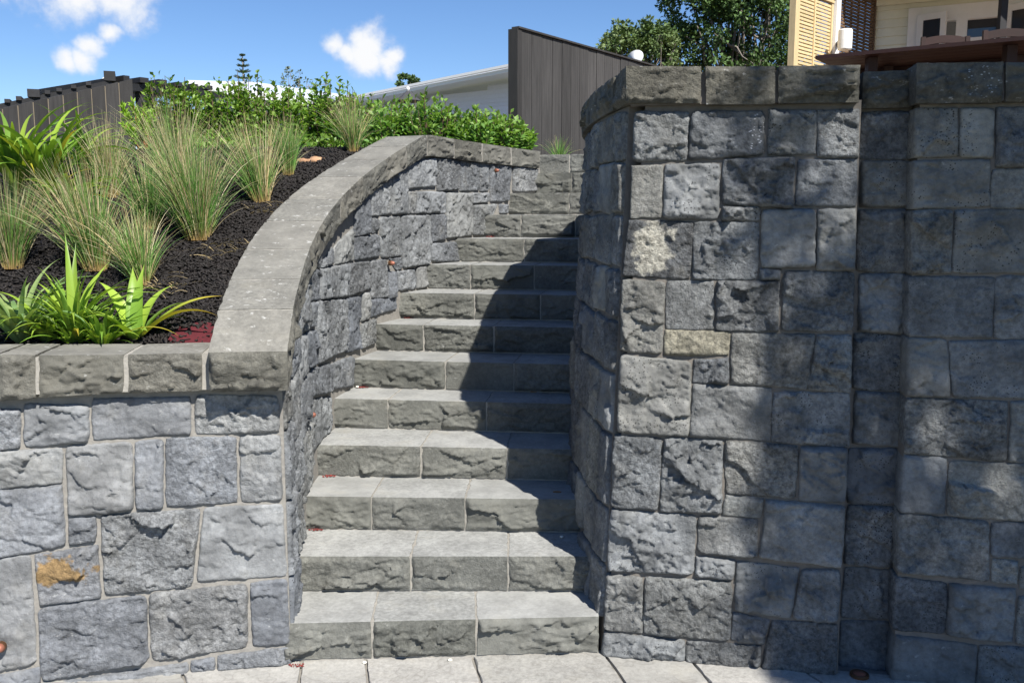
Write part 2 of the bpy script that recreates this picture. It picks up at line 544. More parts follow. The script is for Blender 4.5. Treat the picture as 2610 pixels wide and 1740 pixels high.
M['umbrella'] = plain_mat('dark_canvas', (0.05, 0.05, 0.055), rough=0.8)
M['bark'] = plain_mat('grey_bark', (0.24, 0.21, 0.18), rough=0.9, var=0.35, scale=14, bump=0.6)
M['stem'] = plain_mat('brown_stem', (0.1, 0.07, 0.04), rough=0.8, var=0.3)
M['red_stem'] = plain_mat('red_stem', (0.33, 0.12, 0.05), rough=0.7, var=0.2)
M['rock'] = stone_mat('orange_rock', [(0.36, 0.2, 0.11), (0.4, 0.24, 0.14)], speck=0.2, pits=0.1)
M['leaf'] = leaf_mat('leaf')
M['strap'] = leaf_mat('strap_leaf', 0.3, 0.38)
M['grass'] = leaf_mat('grass_blade', 0.25, 0.55)
M['far_leaf'] = leaf_mat('far_leaf', 0.15, 0.6)
M['ground'] = plain_mat('ground', (0.12, 0.12, 0.07), rough=0.95, var=0.3, scale=2)
M['deck'] = plain_mat('deck_timber', (0.14, 0.08, 0.05), rough=0.7, var=0.25)
M['dry_leaf'] = plain_mat('dry_leaf', (0.32, 0.16, 0.05), rough=0.7, var=0.3)
M['red_litter'] = plain_mat('red_litter', (0.2, 0.03, 0.025), rough=0.9, var=0.3)
M['pale_pebble'] = plain_mat('pale_pebble', (0.7, 0.68, 0.6), rough=0.8)

# ------------------------------------------------------------------ surveyed stones: corners TL TR BR BL in wall coordinates (metres along, metres up)
LEFT = [[[-.953,.998],[-.886,.992],[-.896,.857],[-.962,.847]],[[-.875,1.011],[-.662,1.0],[-.669,.867],[-.882,.856]],[[-.651,1.023],[-.319,1.018],[-.326,.882],[-.659,.875]],[[-.306,1.024],[-.019,1.014],[-.014,.88],[-.31,.881]],[[-.962,.847],[-.757,.851],[-.764,.725],[-.967,.711]],[[-.747,.858],[-.526,.864],[-.532,.614],[-.754,.604]],[[-.517,.867],[-.42,.868],[-.431,.617],[-.527,.614]],[[-.412,.873],[-.17,.869],[-.174,.626],[-.423,.62]],[[-.16,.871],[-.014,.87],[-.014,.626],[-.161,.624]],[[-.971,.707],[-.765,.719],[-.767,.498],[-.986,.462]],[[-.753,.599],[-.659,.599],[-.664,.508],[-.757,.499]],[[-.646,.604],[-.304,.61],[-.346,.321],[-.646,.309]],[[-.292,.614],[-.015,.612],[-.009,.339],[-.327,.338]],[[-.986,.462],[-.884,.472],[-.887,.074],[-1.012,.043]],[[-.873,.472],[-.659,.495],[-.658,.3],[-.866,.286]],[[-.872,.278],[-.504,.302],[-.506,.048],[-.875,.003]],[[-.498,.306],[-.149,.32],[-.157,.076],[-.496,.048]],[[-.141,.324],[-.008,.331],[-.006,.078],[-.139,.079]],[[-1.013,.035],[-.875,.061],[-.875,-.003],[-1.016,-.018]],[[-.868,-.004],[-.366,.037],[-.368,-.005],[-.795,-.037]],[[-.362,.041],[-.276,.047],[-.276,-.004],[-.364,-.005]],[[-.268,.051],[-.004,.069],[-.001,.0],[-.27,-.004]]]
LCOP = [[[-.926,1.191],[-.811,1.188],[-.82,1.04],[-.936,1.029]],[[-.801,1.186],[-.526,1.181],[-.533,1.047],[-.809,1.04]],[[-.512,1.181],[-.267,1.181],[-.272,1.047],[-.519,1.046]],[[-.248,1.186],[.006,1.182],[.002,1.045],[-.257,1.046]]]
CURVE = [[[2.33,1.885],[2.651,1.981],[2.647,1.826],[2.317,1.803]],[[2.67,1.977],[2.923,1.981],[2.917,1.812],[2.662,1.796]],[[2.939,1.969],[3.172,1.963],[3.161,1.811],[2.93,1.801]],[[3.182,1.964],[3.288,1.961],[3.283,1.808],[3.177,1.804]],[[3.305,1.958],[3.576,1.957],[3.534,1.745],[3.304,1.737]],[[3.593,1.952],[3.905,1.951],[3.895,1.82],[3.593,1.809]],[[1.874,1.718],[2.121,1.803],[2.119,1.655],[1.881,1.647]],[[2.137,1.808],[2.304,1.884],[2.309,1.66],[2.127,1.655]],[[2.321,1.784],[2.404,1.786],[2.406,1.66],[2.317,1.657]],[[2.418,1.789],[2.753,1.793],[2.757,1.664],[2.41,1.66]],[[2.767,1.79],[3.076,1.788],[3.077,1.518],[2.768,1.504]],[[3.084,1.792],[3.273,1.797],[3.273,1.736],[3.089,1.724]],[[3.095,1.716],[3.397,1.721],[3.209,1.515],[3.093,1.518]],[[3.418,1.721],[3.534,1.719],[3.523,1.659],[3.428,1.659]],[[1.655,1.647],[1.853,1.713],[1.862,1.553],[1.644,1.541]],[[1.88,1.631],[1.957,1.633],[1.953,1.556],[1.876,1.553]],[[1.974,1.637],[2.218,1.644],[2.23,1.417],[1.984,1.413]],[[2.234,1.645],[2.575,1.649],[2.558,1.352],[2.247,1.344]],[[2.589,1.649],[2.757,1.654],[2.762,1.499],[2.591,1.485]],[[1.354,1.496],[1.633,1.584],[1.623,1.417],[1.352,1.411]],[[1.644,1.535],[1.953,1.545],[1.968,1.423],[1.636,1.417]],[[2.581,1.478],[2.708,1.474],[2.706,1.36],[2.588,1.371]],[[2.714,1.474],[2.866,1.48],[2.914,1.351],[2.715,1.357]],[[.883,1.368],[1.064,1.4],[1.06,1.267],[.887,1.276]],[[1.101,1.405],[1.543,1.404],[1.532,1.24],[1.091,1.264]],[[1.118,1.42],[1.32,1.497],[1.321,1.416],[1.117,1.411]],[[1.553,1.404],[1.837,1.402],[1.841,1.258],[1.537,1.239]],[[1.854,1.401],[2.045,1.406],[2.067,1.189],[1.848,1.199]],[[2.075,1.405],[2.226,1.407],[2.233,1.344],[2.173,1.333]],[[2.179,1.328],[2.391,1.331],[2.397,1.211],[2.179,1.218]],[[2.405,1.335],[2.519,1.339],[2.535,1.211],[2.407,1.21]],[[2.072,1.33],[2.163,1.329],[2.168,1.18],[2.072,1.179]],[[.886,1.268],[.972,1.262],[.958,1.154],[.87,1.162]],[[1.005,1.264],[1.488,1.227],[1.493,.966],[.992,.975]],[[.732,1.148],[.979,1.134],[.978,.978],[.766,.995]],[[1.5,1.23],[1.697,1.225],[1.685,.947],[1.487,.95]],[[1.719,1.228],[1.829,1.237],[1.826,1.096],[1.711,1.087]],[[1.844,1.195],[2.157,1.172],[2.155,1.114],[1.843,1.095]],[[1.71,1.073],[1.896,1.084],[1.879,.948],[1.707,.94]],[[.841,.974],[1.228,.936],[1.214,.798],[.823,.859]],[[1.25,.933],[1.586,.918],[1.588,.759],[1.244,.807]]]
FRONT = [[[.076,2.025],[.268,2.019],[.263,1.851],[.072,1.85]],[[.277,2.021],[.525,2.018],[.529,1.868],[.267,1.851]],[[.541,2.022],[.702,2.016],[.707,1.868],[.546,1.868]],[[.708,2.018],[.843,2.016],[.848,1.854],[.714,1.858]],[[.071,1.832],[.179,1.831],[.177,1.648],[.067,1.645]],[[.188,1.837],[.38,1.838],[.382,1.642],[.185,1.645]],[[.391,1.853],[.636,1.856],[.635,1.681],[.393,1.694]],[[.649,1.847],[.845,1.848],[.848,1.687],[.645,1.69]],[[.393,1.686],[.526,1.685],[.524,1.637],[.391,1.639]],[[.061,1.636],[.29,1.63],[.286,1.429],[.047,1.438]],[[.296,1.63],[.523,1.628],[.522,1.432],[.296,1.426]],[[.532,1.676],[.711,1.675],[.718,1.476],[.535,1.471]],[[.721,1.675],[.847,1.678],[.853,1.466],[.726,1.464]],[[.532,1.465],[.6,1.463],[.6,1.43],[.529,1.426]],[[.047,1.421],[.197,1.415],[.19,1.152],[.046,1.159]],[[.205,1.418],[.37,1.42],[.375,1.247],[.204,1.243]],[[.382,1.42],[.6,1.423],[.599,1.247],[.384,1.242]],[[.612,1.458],[.852,1.456],[.852,1.252],[.612,1.248]],[[.202,1.238],[.434,1.238],[.429,1.155],[.198,1.15]],[[.44,1.233],[.727,1.235],[.706,1.042],[.442,1.054]],[[.736,1.235],[.851,1.235],[.855,1.034],[.71,1.042]],[[.046,1.145],[.299,1.126],[.295,.85],[.037,.857]],[[.309,1.132],[.43,1.143],[.432,1.053],[.308,1.054]],[[.308,1.044],[.585,1.037],[.585,.85],[.3,.853]],[[.593,1.024],[.852,1.029],[.857,.838],[.591,.845]],[[.029,.843],[.199,.837],[.19,.57],[.021,.57]],[[.208,.841],[.419,.842],[.421,.572],[.2,.566]],[[.428,.841],[.685,.834],[.679,.644],[.435,.647]],[[.69,.831],[.853,.836],[.853,.638],[.695,.636]],[[.438,.638],[.57,.635],[.56,.562],[.426,.568]],[[.02,.559],[.331,.557],[.325,.334],[.013,.325]],[[.34,.554],[.553,.554],[.554,.416],[.34,.419]],[[.579,.628],[.853,.623],[.848,.4],[.565,.416]],[[.334,.404],[.478,.396],[.47,.327],[.336,.33]],[[.482,.396],[.703,.383],[.679,.194],[.48,.211]],[[.712,.38],[.847,.389],[.843,.197],[.688,.195]],[[.01,.31],[.138,.308],[.143,.093],[.004,.098]],[[.149,.312],[.467,.314],[.466,.094],[.15,.093]],[[.475,.199],[.607,.181],[.586,.09],[.473,.095]],[[.614,.181],[.843,.186],[.846,-.005],[.582,-.004]],[[.002,.084],[.301,.076],[.303,.001],[-.003,-.008]],[[.308,.077],[.582,.082],[.575,-.004],[.308,-.003]]]
RECESS = [[[.87,2.017],[1.037,2.017],[1.039,1.854],[.87,1.856]],[[.876,1.846],[1.039,1.844],[1.044,1.685],[.877,1.685]],[[.872,1.673],[1.044,1.676],[1.049,1.453],[.875,1.457]],[[.887,1.445],[1.044,1.447],[1.051,1.234],[.89,1.242]],[[.875,1.233],[1.047,1.224],[1.053,1.027],[.879,1.029]],[[.888,1.021],[1.052,1.017],[1.057,.825],[.889,.826]],[[.874,.809],[1.049,.814],[1.048,.611],[.877,.604]],[[.88,.597],[1.042,.599],[1.045,.376],[.875,.375]],[[.879,.364],[1.044,.361],[1.045,.18],[.873,.17]],[[.873,.159],[1.042,.169],[1.042,-.018],[.87,-.026]]]
PIER = [[[1.029,2.015],[1.162,2.015],[1.17,1.856],[1.032,1.852]],[[1.17,2.015],[1.275,2.013],[1.281,1.849],[1.177,1.853]],[[1.285,2.013],[1.451,2.01],[1.462,1.816],[1.293,1.818]],[[1.03,1.841],[1.273,1.841],[1.278,1.687],[1.034,1.678]],[[1.28,1.809],[1.483,1.81],[1.49,1.681],[1.284,1.678]],[[1.033,1.672],[1.162,1.672],[1.167,1.46],[1.037,1.456]],[[1.173,1.672],[1.438,1.675],[1.45,1.461],[1.172,1.461]],[[1.034,1.444],[1.308,1.445],[1.309,1.239],[1.039,1.24]],[[1.312,1.45],[1.469,1.451],[1.481,1.24],[1.316,1.236]],[[1.037,1.232],[1.165,1.228],[1.186,1.03],[1.042,1.03]],[[1.172,1.223],[1.445,1.235],[1.456,1.035],[1.193,1.031]],[[1.041,1.02],[1.371,1.02],[1.375,.812],[1.045,.829]],[[1.383,1.02],[1.475,1.024],[1.486,.81],[1.385,.812]],[[1.045,.817],[1.184,.813],[1.187,.615],[1.038,.612]],[[1.196,.803],[1.473,.805],[1.484,.606],[1.196,.612]],[[1.037,.606],[1.333,.596],[1.343,.387],[1.038,.396]],[[1.342,.593],[1.476,.601],[1.483,.474],[1.348,.475]],[[1.352,.464],[1.434,.46],[1.435,.383],[1.356,.381]],[[1.444,.443],[1.522,.449],[1.527,.359],[1.445,.366]],[[1.036,.378],[1.209,.366],[1.208,.184],[1.034,.184]],[[1.216,.366],[1.433,.362],[1.43,.171],[1.215,.181]],[[1.443,.338],[1.553,.347],[1.562,.173],[1.443,.169]],[[1.042,.163],[1.316,.151],[1.315,-.021],[1.037,-.027]],[[1.326,.148],[1.525,.159],[1.535,-.014],[1.322,-.021]]]
RCOP = [[[.043,2.181],[.305,2.172],[.308,2.046],[.046,2.052]],[[.319,2.171],[.556,2.166],[.56,2.038],[.326,2.041]],[[.567,2.166],[.837,2.162],[.838,2.038],[.571,2.04]],[[1.016,2.163],[1.286,2.159],[1.293,2.028],[1.019,2.031]],[[1.294,2.158],[1.5,2.154],[1.508,2.026],[1.301,2.03]]]
RCOPREC = [[[.865,2.155],[1.033,2.156],[1.036,2.028],[.866,2.029]]]

# ------------------------------------------------------------------ stone shapes
def flakes(U, V, w, h, size, rs, seed, tilt, step, stretch=1.6, soft=0.0):
    """split-stone facets: every flake is a tilted plane with its own height, edges sharp; metres"""
    wu = U + 0.35 * size * noise(np.stack([U / size * 1.1, V / size * 1.1, np.full_like(U, seed * 2.3)], -1)) + 0.12 * size * noise(np.stack([U / size * 4, V / size * 4, np.full_like(U, seed * 2.3)], -1))
    wv = V + 0.35 * size * noise(np.stack([U / size * 1.1, V / size * 1.1, np.full_like(U, seed * 2.3 + 60)], -1)) + 0.12 * size * noise(np.stack([U / size * 4, V / size * 4, np.full_like(U, seed * 2.3 + 60)], -1))
    n = int(max(3, (w + size) * (h + size) / (size * size * stretch)))
    cu, cv = rs.uniform(-w / 2 - size / 2, w / 2 + size / 2, n), rs.uniform(-h / 2 - size / 2, h / 2 + size / 2, n)
    D = ((wu[..., None] - cu) / stretch) ** 2 + (wv[..., None] - cv) ** 2
    k = D.argmin(-1)
    gu, gv, hh = rs.normal(size=n) * tilt / stretch, rs.normal(size=n) * tilt, rs.normal(size=n) * step
    return hh[k] + gu[k] * (U - cu[k]) + gv[k] * (V - cv[k])


def rockface(U, V, seed, w, h, rs, stretch=1.5):
    """relief of a split stone face in metres, for a nominal depth of 1 cm"""
    f = fbm(np.stack([U * 7, V * 9, np.full_like(U, seed * 3.7)], -1), 4, 0.5) * 0.0065
    big = flakes(U, V, w, h, 0.105, rs, seed, 0.15, 0.0042, stretch)
    mid = flakes(U, V, w, h, 0.045, rs, seed + 5, 0.17, 0.0022, stretch)
    sml = flakes(U, V, w, h, 0.02, rs, seed + 9, 0.2, 0.0010, stretch)
    return f + big + mid + sml


def stone(name, Q, fmap, mat, parent, seed, relief=0.016, proud=0.012, back=0.06, cell=0.0066, vert=1.4, label=None, grow=0.001):
    """one wall stone: Q four corners TL TR BR BL in wall coordinates, fmap(u, v, out) -> world"""
    rs = np.random.default_rng(seed)
    Q = np.array(Q, float)
    Q = Q + np.sign(Q - Q.mean(0)) * grow
    w = (np.linalg.norm(Q[1] - Q[0]) + np.linalg.norm(Q[2] - Q[3])) / 2
    h = (np.linalg.norm(Q[3] - Q[0]) + np.linalg.norm(Q[2] - Q[1])) / 2
    nu, nv = int(np.clip(w / cell, 4, 54)), int(np.clip(h / cell, 4, 46))

    def stations(n, L):
        r = min(0.006 / L, 0.12)
        return np.r_[0, r, np.linspace(r * 2.2, 1 - r * 2.2, n), 1 - r, 1]
    A, B = np.meshgrid(stations(nu, w), stations(nv, h))
    P = (Q[0] * ((1 - A) * (1 - B))[..., None] + Q[1] * (A * (1 - B))[..., None] + Q[2] * (A * B)[..., None] + Q[3] * ((1 - A) * B)[..., None])
    e = np.minimum(np.minimum(A, 1 - A) * w, np.minimum(B, 1 - B) * h)
    near = 1 - sm(e, 0, 0.04)
    j = np.stack([P[..., 0] * 22, P[..., 1] * 22, np.full_like(A, seed * 1.3)], -1)
    P = P + np.stack([noise(j), noise(j + 50)], -1) * (0.0055 * near)[..., None]
    j2 = j * 3.3
    P = P + np.stack([noise(j2), noise(j2 + 31)], -1) * (0.0032 * near)[..., None]
    # knock the corners off a little
    cn = np.maximum(0, 1 - np.hypot(np.minimum(A, 1 - A) * w, np.minimum(B, 1 - B) * h) / 0.022)
    P = P + (Q.mean(0) - P) * (cn * rs.uniform(0.01, 0.05))[..., None]
    U, V = P[..., 0] - Q[:, 0].mean(), P[..., 1] - Q[:, 1].mean()
    rel = rockface(U, V, seed, w, h, rs, vert)
    d = proud * rs.uniform(0.5, 1.3) * sm(e, -0.001, 0.005) + relief / 0.015 * rel * sm(e, 0, 0.012) + 0.2 * relief * sm(e, 0, 0.05)
    d = np.maximum(d, -0.0005 + 0.004 * sm(e, 0, 0.02))
    d = d + 0.0022 * fbm(np.stack([P[..., 0] * 60, P[..., 1] * 60, np.full_like(A, seed)], -1), 3, 0.6) * sm(e, 0, 0.006)
    W = fmap(P[..., 0], P[..., 1], d)
    ny, nx = A.shape
    idx = np.arange(ny * nx).reshape(ny, nx)
    F1 = np.stack([idx[:-1, :-1], idx[1:, :-1], idx[1:, 1:], idx[:-1, 1:]], -1).reshape(-1, 4)
    ring = np.r_[idx[0, :], idx[1:, -1], idx[-1, -2::-1], idx[-2:0:-1, 0]]
    Pb = P.reshape(-1, 2)[ring]
    Wb = fmap(Pb[:, 0], Pb[:, 1], np.full(len(ring), -back))
    n0 = ny * nx
    k = np.arange(len(ring))
    F2 = np.stack([ring, np.roll(ring, -1), n0 + np.roll(k, -1), n0 + k], -1)
    return mesh(name, np.r_[W.reshape(-1, 3), Wb], np.r_[F1, F2], mat, parent, smooth=True, label=label)


def hexblock(name, f, dims, mat, parent, seed, rough, res=0.02, chip=0.003, label=None, top=None):
    """dressed block: f(a, b, c) maps the unit cube (a along, b front to back, c up) to the world; rough = {face: depth}"""
    rs = np.random.default_rng(seed)
    wx, wy, wz = dims
    VV, FF, MI, n0 = [], [], [], 0
    spec = {'front': ('a', 'c', 'b', 0, wx, wz), 'back': ('a', 'c', 'b', 1, wx, wz), 'left': ('b', 'c', 'a', 0, wy, wz),
            'right': ('b', 'c', 'a', 1, wy, wz), 'bottom': ('a', 'b', 'c', 0, wx, wy), 'top': ('a', 'b', 'c', 1, wx, wy)}
    ctr = f(np.array([0.5]), np.array([0.5]), np.array([0.5]))[0]
    for fc, (p, q, r, val, w, h) in spec.items():
        amp = rough.get(fc, 0.0)
        n = int(np.clip(w / res, 3, 34)) if fc != 'back' else 3
        m_ = int(np.clip(h / res, 3, 26)) if fc != 'back' else 3
        if amp > 0.004:
            n, m_ = min(64, int(w / 0.0068)), min(26, int(h / 0.0068))
        st1 = np.r_[0, 0.004 / w, np.linspace(0.012 / w, 1 - 0.012 / w, n), 1 - 0.004 / w, 1]
        st2 = np.r_[0, 0.004 / h, np.linspace(0.012 / h, 1 - 0.012 / h, m_), 1 - 0.004 / h, 1]
        A, B = np.meshgrid(st1, st2)
        k = {p: A, q: B, r: np.full_like(A, float(val))}
        W = f(k['a'].ravel(), k['b'].ravel(), k['c'].ravel()).reshape(A.shape + (3,))
        nrm = np.cross(np.gradient(W, axis=1), np.gradient(W, axis=0))
        nrm /= np.linalg.norm(nrm, axis=-1)[..., None] + 1e-12
        if ((W - ctr) * nrm).sum() < 0:
            nrm = -nrm
        e = np.minimum(np.minimum(A, 1 - A) * w, np.minimum(B, 1 - B) * h)
        U, V = (A - 0.5) * w, (B - 0.5) * h
        if amp > 0.004:
            d = amp / 0.012 * (rockface(U, V, seed + 7 * val, w, h, rs, 2.2) * sm(e, 0.0, 0.02) * (1.25 - 0.75 * B) + 0.005 * sm(e, 0, 0.02))
            d = np.maximum(d, -0.0012)
        else:
            d = amp * fbm(np.stack([U * 14, V * 14, np.full_like(U, seed * 2.1)], -1), 4) * sm(e, 0, 0.02)
        W = W + nrm * d[..., None]
        # worn arrises: pull the edges in where a slow noise says so
        c3 = fbm(W * 26 + seed, 3)
        W = W + (ctr - W) * (chip * np.clip(c3 + 0.15, 0, 1) * (1 - sm(e, 0, 0.008)) * 2 / max(wz, 0.1))[..., None]
        ny, nx = A.shape
        idx = n0 + np.arange(ny * nx).reshape(ny, nx)
        Fq = np.stack([idx[:-1, :-1], idx[:-1, 1:], idx[1:, 1:], idx[1:, :-1]], -1).reshape(-1, 4)
        g = np.cross(W[1, 1] - W[0, 0], W[1, 0] - W[0, 1])
        if np.dot(np.cross(W[ny // 2, nx // 2 + 1] - W[ny // 2, nx // 2], W[ny // 2 + 1, nx // 2] - W[ny // 2, nx // 2]), nrm[ny // 2, nx // 2]) < 0:
            Fq = Fq[:, ::-1]
        VV.append(W.reshape(-1, 3))
        FF.append(Fq)
        MI += [1 if fc == 'top' else 0] * len(Fq)
        n0 += ny * nx
    return mesh(name, np.concatenate(VV), np.concatenate(FF), mat, parent, smooth=True, label=label, mat2=top, idx2=MI if top else None)


# ------------------------------------------------------------------ lie of the walls (metres)
def plane_map(p0, t, batter):
    p0, t = np.array(p0, float), np.array([t[0], t[1], 0.0])
    t /= np.linalg.norm(t)
    nb = np.array([-t[1], t[0], 0])
    b = math.tan(math.radians(batter))

    def f(u, z, d):
        u, z, d = np.broadcast_arrays(np.asarray(u, float), np.asarray(z, float), np.asarray(d, float))
        return p0 + u[..., None] * t + (b * z - d)[..., None] * nb + z[..., None] * np.array([0, 0, 1.0])
    return f


right_face = plane_map((0.35, 3.319, 0), (0.836, -0.157), 3.0)
left_face = plane_map((-0.82, 3.239, 0), (0.868, 0.137), 1.5)


def path_map(pts, deg, side, batter=0.0):
    pts = np.array(pts, float)
    d = np.r_[0, np.cumsum(np.hypot(*np.diff(pts, axis=0).T))]
    cx, cy = np.polyfit(d, pts[:, 0], deg), np.polyfit(d, pts[:, 1], deg)
    dx, dy = np.polyder(cx), np.polyder(cy)
    b = math.tan(math.radians(batter))

    def f(s, z, out):
        s, z, out = np.broadcast_arrays(np.asarray(s, float), np.asarray(z, float), np.asarray(out, float))
        tx, ty = np.polyval(dx, s), np.polyval(dy, s)
        L = np.hypot(tx, ty)
        nx, ny = side * ty / L, -side * tx / L
        o = out - b * z
        return np.stack([np.polyval(cx, s) + nx * o, np.polyval(cy, s) + ny * o, z], -1)
    return f, d[-1]


curve_face, CURVE_LEN = path_map([(-.815, 3.20), (-.829, 3.258), (-.865, 3.546), (-.892, 3.861), (-.895, 4.167), (-.878, 4.505), (-.832, 4.791),
                                  (-.756, 5.099), (-.655, 5.391), (-.525, 5.68), (-.36, 5.98), (-.19, 6.27), (-.015, 6.56), (.17, 6.83), (.36, 7.08), (.6, 7.3)], 5, 1)
RET = [(.345, 3.319), (.312, 3.5), (.268, 3.8), (.256, 4.08), (.258, 4.37), (.278, 4.65), (.335, 4.96), (.435, 5.27), (.585, 5.55), (.79, 5.8), (1.05, 6.0)]
_ret, RET_LEN = path_map(RET, 6, -1, 3.0)
return_face = lambda s, z, out: _ret(np.asarray(s) + 0.056 * np.asarray(z) * np.clip(1 - np.asarray(s) / 0.8, 0, 1), z, out)


def coping_top(s):
    return np.interp(s, [-0.05, 0.17, 2.47, 2.56, 4.6], [1.186, 1.315, 2.12, 2.127, 2.094])


def coping_low(s):
    return np.interp(s, [-0.05, 0.17, 2.47, 2.56, 4.6], [1.046, 1.188, 1.995, 2.004, 1.972])


# ------------------------------------------------------------------ ground, terraces
def soil(x, y):
    z = 1.17 + 0.38 * (np.asarray(y, float) - 3.45)
    return np.minimum(z, 2.055 + 0.012 * (np.asarray(y, float) - 5.7)) - 0.012


g = mesh('ground', [(-300, -120, -0.06), (300, -120, -0.06), (300, 500, -0.06), (-300, 500, -0.06)], [(0, 1, 2, 3)], M['ground'], kind='structure')
g = mesh('lawn', [(-250, 7.6, 1.98), (250, 7.6, 1.98), (250, 480, 1.98), (-250, 480, 1.98)], [(0, 1, 2, 3)], M['ground'], kind='structure')
ter = [(.62, 3.66), (1.75, 3.4), (14, 2.2), (14, 26), (.4, 26), (.4, 7.5), (1.3, 7.3), (1.5, 6.3), (1.0, 5.7), (.7, 5.2), (.56, 4.6)]
mesh('terrace', [(x, y, 1.7) for x, y in ter] + [(x, y, 2.03) for x, y in ter],
     [tuple(range(len(ter), 2 * len(ter)))] + [(i, (i + 1) % len(ter), len(ter) + (i + 1) % len(ter), len(ter) + i) for i in range(len(ter))], M['deck'], kind='structure')

ys = np.r_[np.linspace(3.38, 7.0, 60), np.linspace(7.15, 9.6, 14)]
xr = []
sgrid = np.linspace(0, CURVE_LEN, 200)
outer = curve_face(sgrid, 0, -0.2)
for y in ys:
    xr.append(np.interp(y, outer[:, 1], outer[:, 0]) if y < 7.25 else 1.3)
tt = np.r_[0, np.linspace(0.25, 1, 60)]
GX = -9 + (np.array(xr)[:, None] + 9) * tt[None, :] ** 0.6
GY = np.repeat(ys[:, None], len(tt), 1)
GZ = soil(GX, GY) + 0.016 * fbm(np.stack([GX * 5, GY * 5, GX * 0], -1), 4)
idx = np.arange(GX.size).reshape(GX.shape)
bed = mesh('garden_bed', np.stack([GX, GY, GZ], -1).reshape(-1, 3), np.stack([idx[:-1, :-1], idx[:-1, 1:], idx[1:, 1:], idx[1:, :-1]], -1).reshape(-1, 4), M['mulch'], smooth=True, kind='structure')

# paving: stone flags on a mortar bed, fanned round the foot of the walls
pav = mesh('paving', [(-2.6, -1.5, -0.012), (2.6, -1.5, -0.012), (2.6, 3.6, -0.012), (-2.6, 3.6, -0.012)], [(0, 1, 2, 3)], M['mortar'], kind='structure')
EDGE = np.array([(-2.3, 3.03), (-1.684, 3.102), (-1.289, 3.148), (-.816, 3.239), (-.453, 3.294), (-.007, 3.319), (.35, 3.319), (.725, 3.242), (1.186, 3.162), (1.8, 3.05), (2.4, 2.95)])
seedn = 900


def paver_row(joints, y_front, y_back_fn):
    global seedn
    for (a0, a1), (b0, b1) in zip(joints[:-1], joints[1:]):
        gq = 0.005
        p = np.array([(a1 + gq, y_front + gq), (b1 - gq, y_front + gq), (b0 - gq, y_back_fn(b0) - gq), (a0 + gq, y_back_fn(a0) - gq)])
        x_mid = (a0 + b0) / 2

        def f(a, b, c, p=p):
            q = p[0] * ((1 - a) * (1 - b))[:, None] + p[1] * (a * (1 - b))[:, None] + p[2] * (a * b)[:, None] + p[3] * ((1 - a) * b)[:, None]
            return np.c_[q, -0.035 + 0.035 * c]
        seedn += 1
        hexblock('paver', f, (abs(b0 - a0), abs(y_back_fn(x_mid) - y_front), 0.05), M['paver'], pav, seedn, {'top': 0.002}, res=0.03)


back1 = lambda x: np.interp(x, EDGE[:, 0], EDGE[:, 1]) + 0.035
paver_row([(-2.0, -1.95), (-1.62, -1.56), (-1.215, -1.17), (-.791, -.763), (-.559, -.516), (-.157, -.112), (.346, .405), (.671, .709), (1.06, 1.11), (1.5, 1.56), (2.0, 2.07)], 3.098, back1)
paver_row([(x, x * 1.03) for x in (-2.0, -1.45, -.93, -.45, .12, .55, 1.0, 1.55, 2.05)], 2.74, lambda x: 3.092)
paver_row([(x, x * 1.03) for x in (-2.1, -1.6, -1.1, -.6, -.2, .32, .85, 1.3, 2.0)], 2.3, lambda x: 2.734)

# ------------------------------------------------------------------ the stairs
STEP_AT = {1: (-.829, 3.258, 3), 2: (-.863, 3.546, 0), 3: (-.895, 3.861, -2.2), 4: (-.896, 4.167, -4.2), 5: (-.88, 4.505, -6.6), 6: (-.834, 4.791, -8.2), 7: (-.756, 5.099, -8),
           8: (-.657, 5.391, -8.8), 9: (-.527, 5.68, -10), 10: (-.357, 5.98, -12), 11: (-.19, 6.27, -13), 12: (-.015, 6.56, -14), 13: (.17, 6.83, -15), 14: (.2, 7.13, -12)}
STEP_JOINT = {1: (.304, .696), 2: (.456, .848), 3: (.288, .694), 4: (.478, .876), 5: (.268, .76), 6: (.494, .852), 7: (.268, .662), 8: (.446, .83), 9: (.278, .67),
              10: (.444, .86), 11: (.256, .624), 12: (.424, .8), 13: (.272, .66), 14: (.24, .62)}
RISE = 0.15
stairs = thing('stairs', 'curving flight of grey split stone steps climbing between the two walls', 'stairs', (-0.2, 3.3, 0))
retp = np.array(RET)
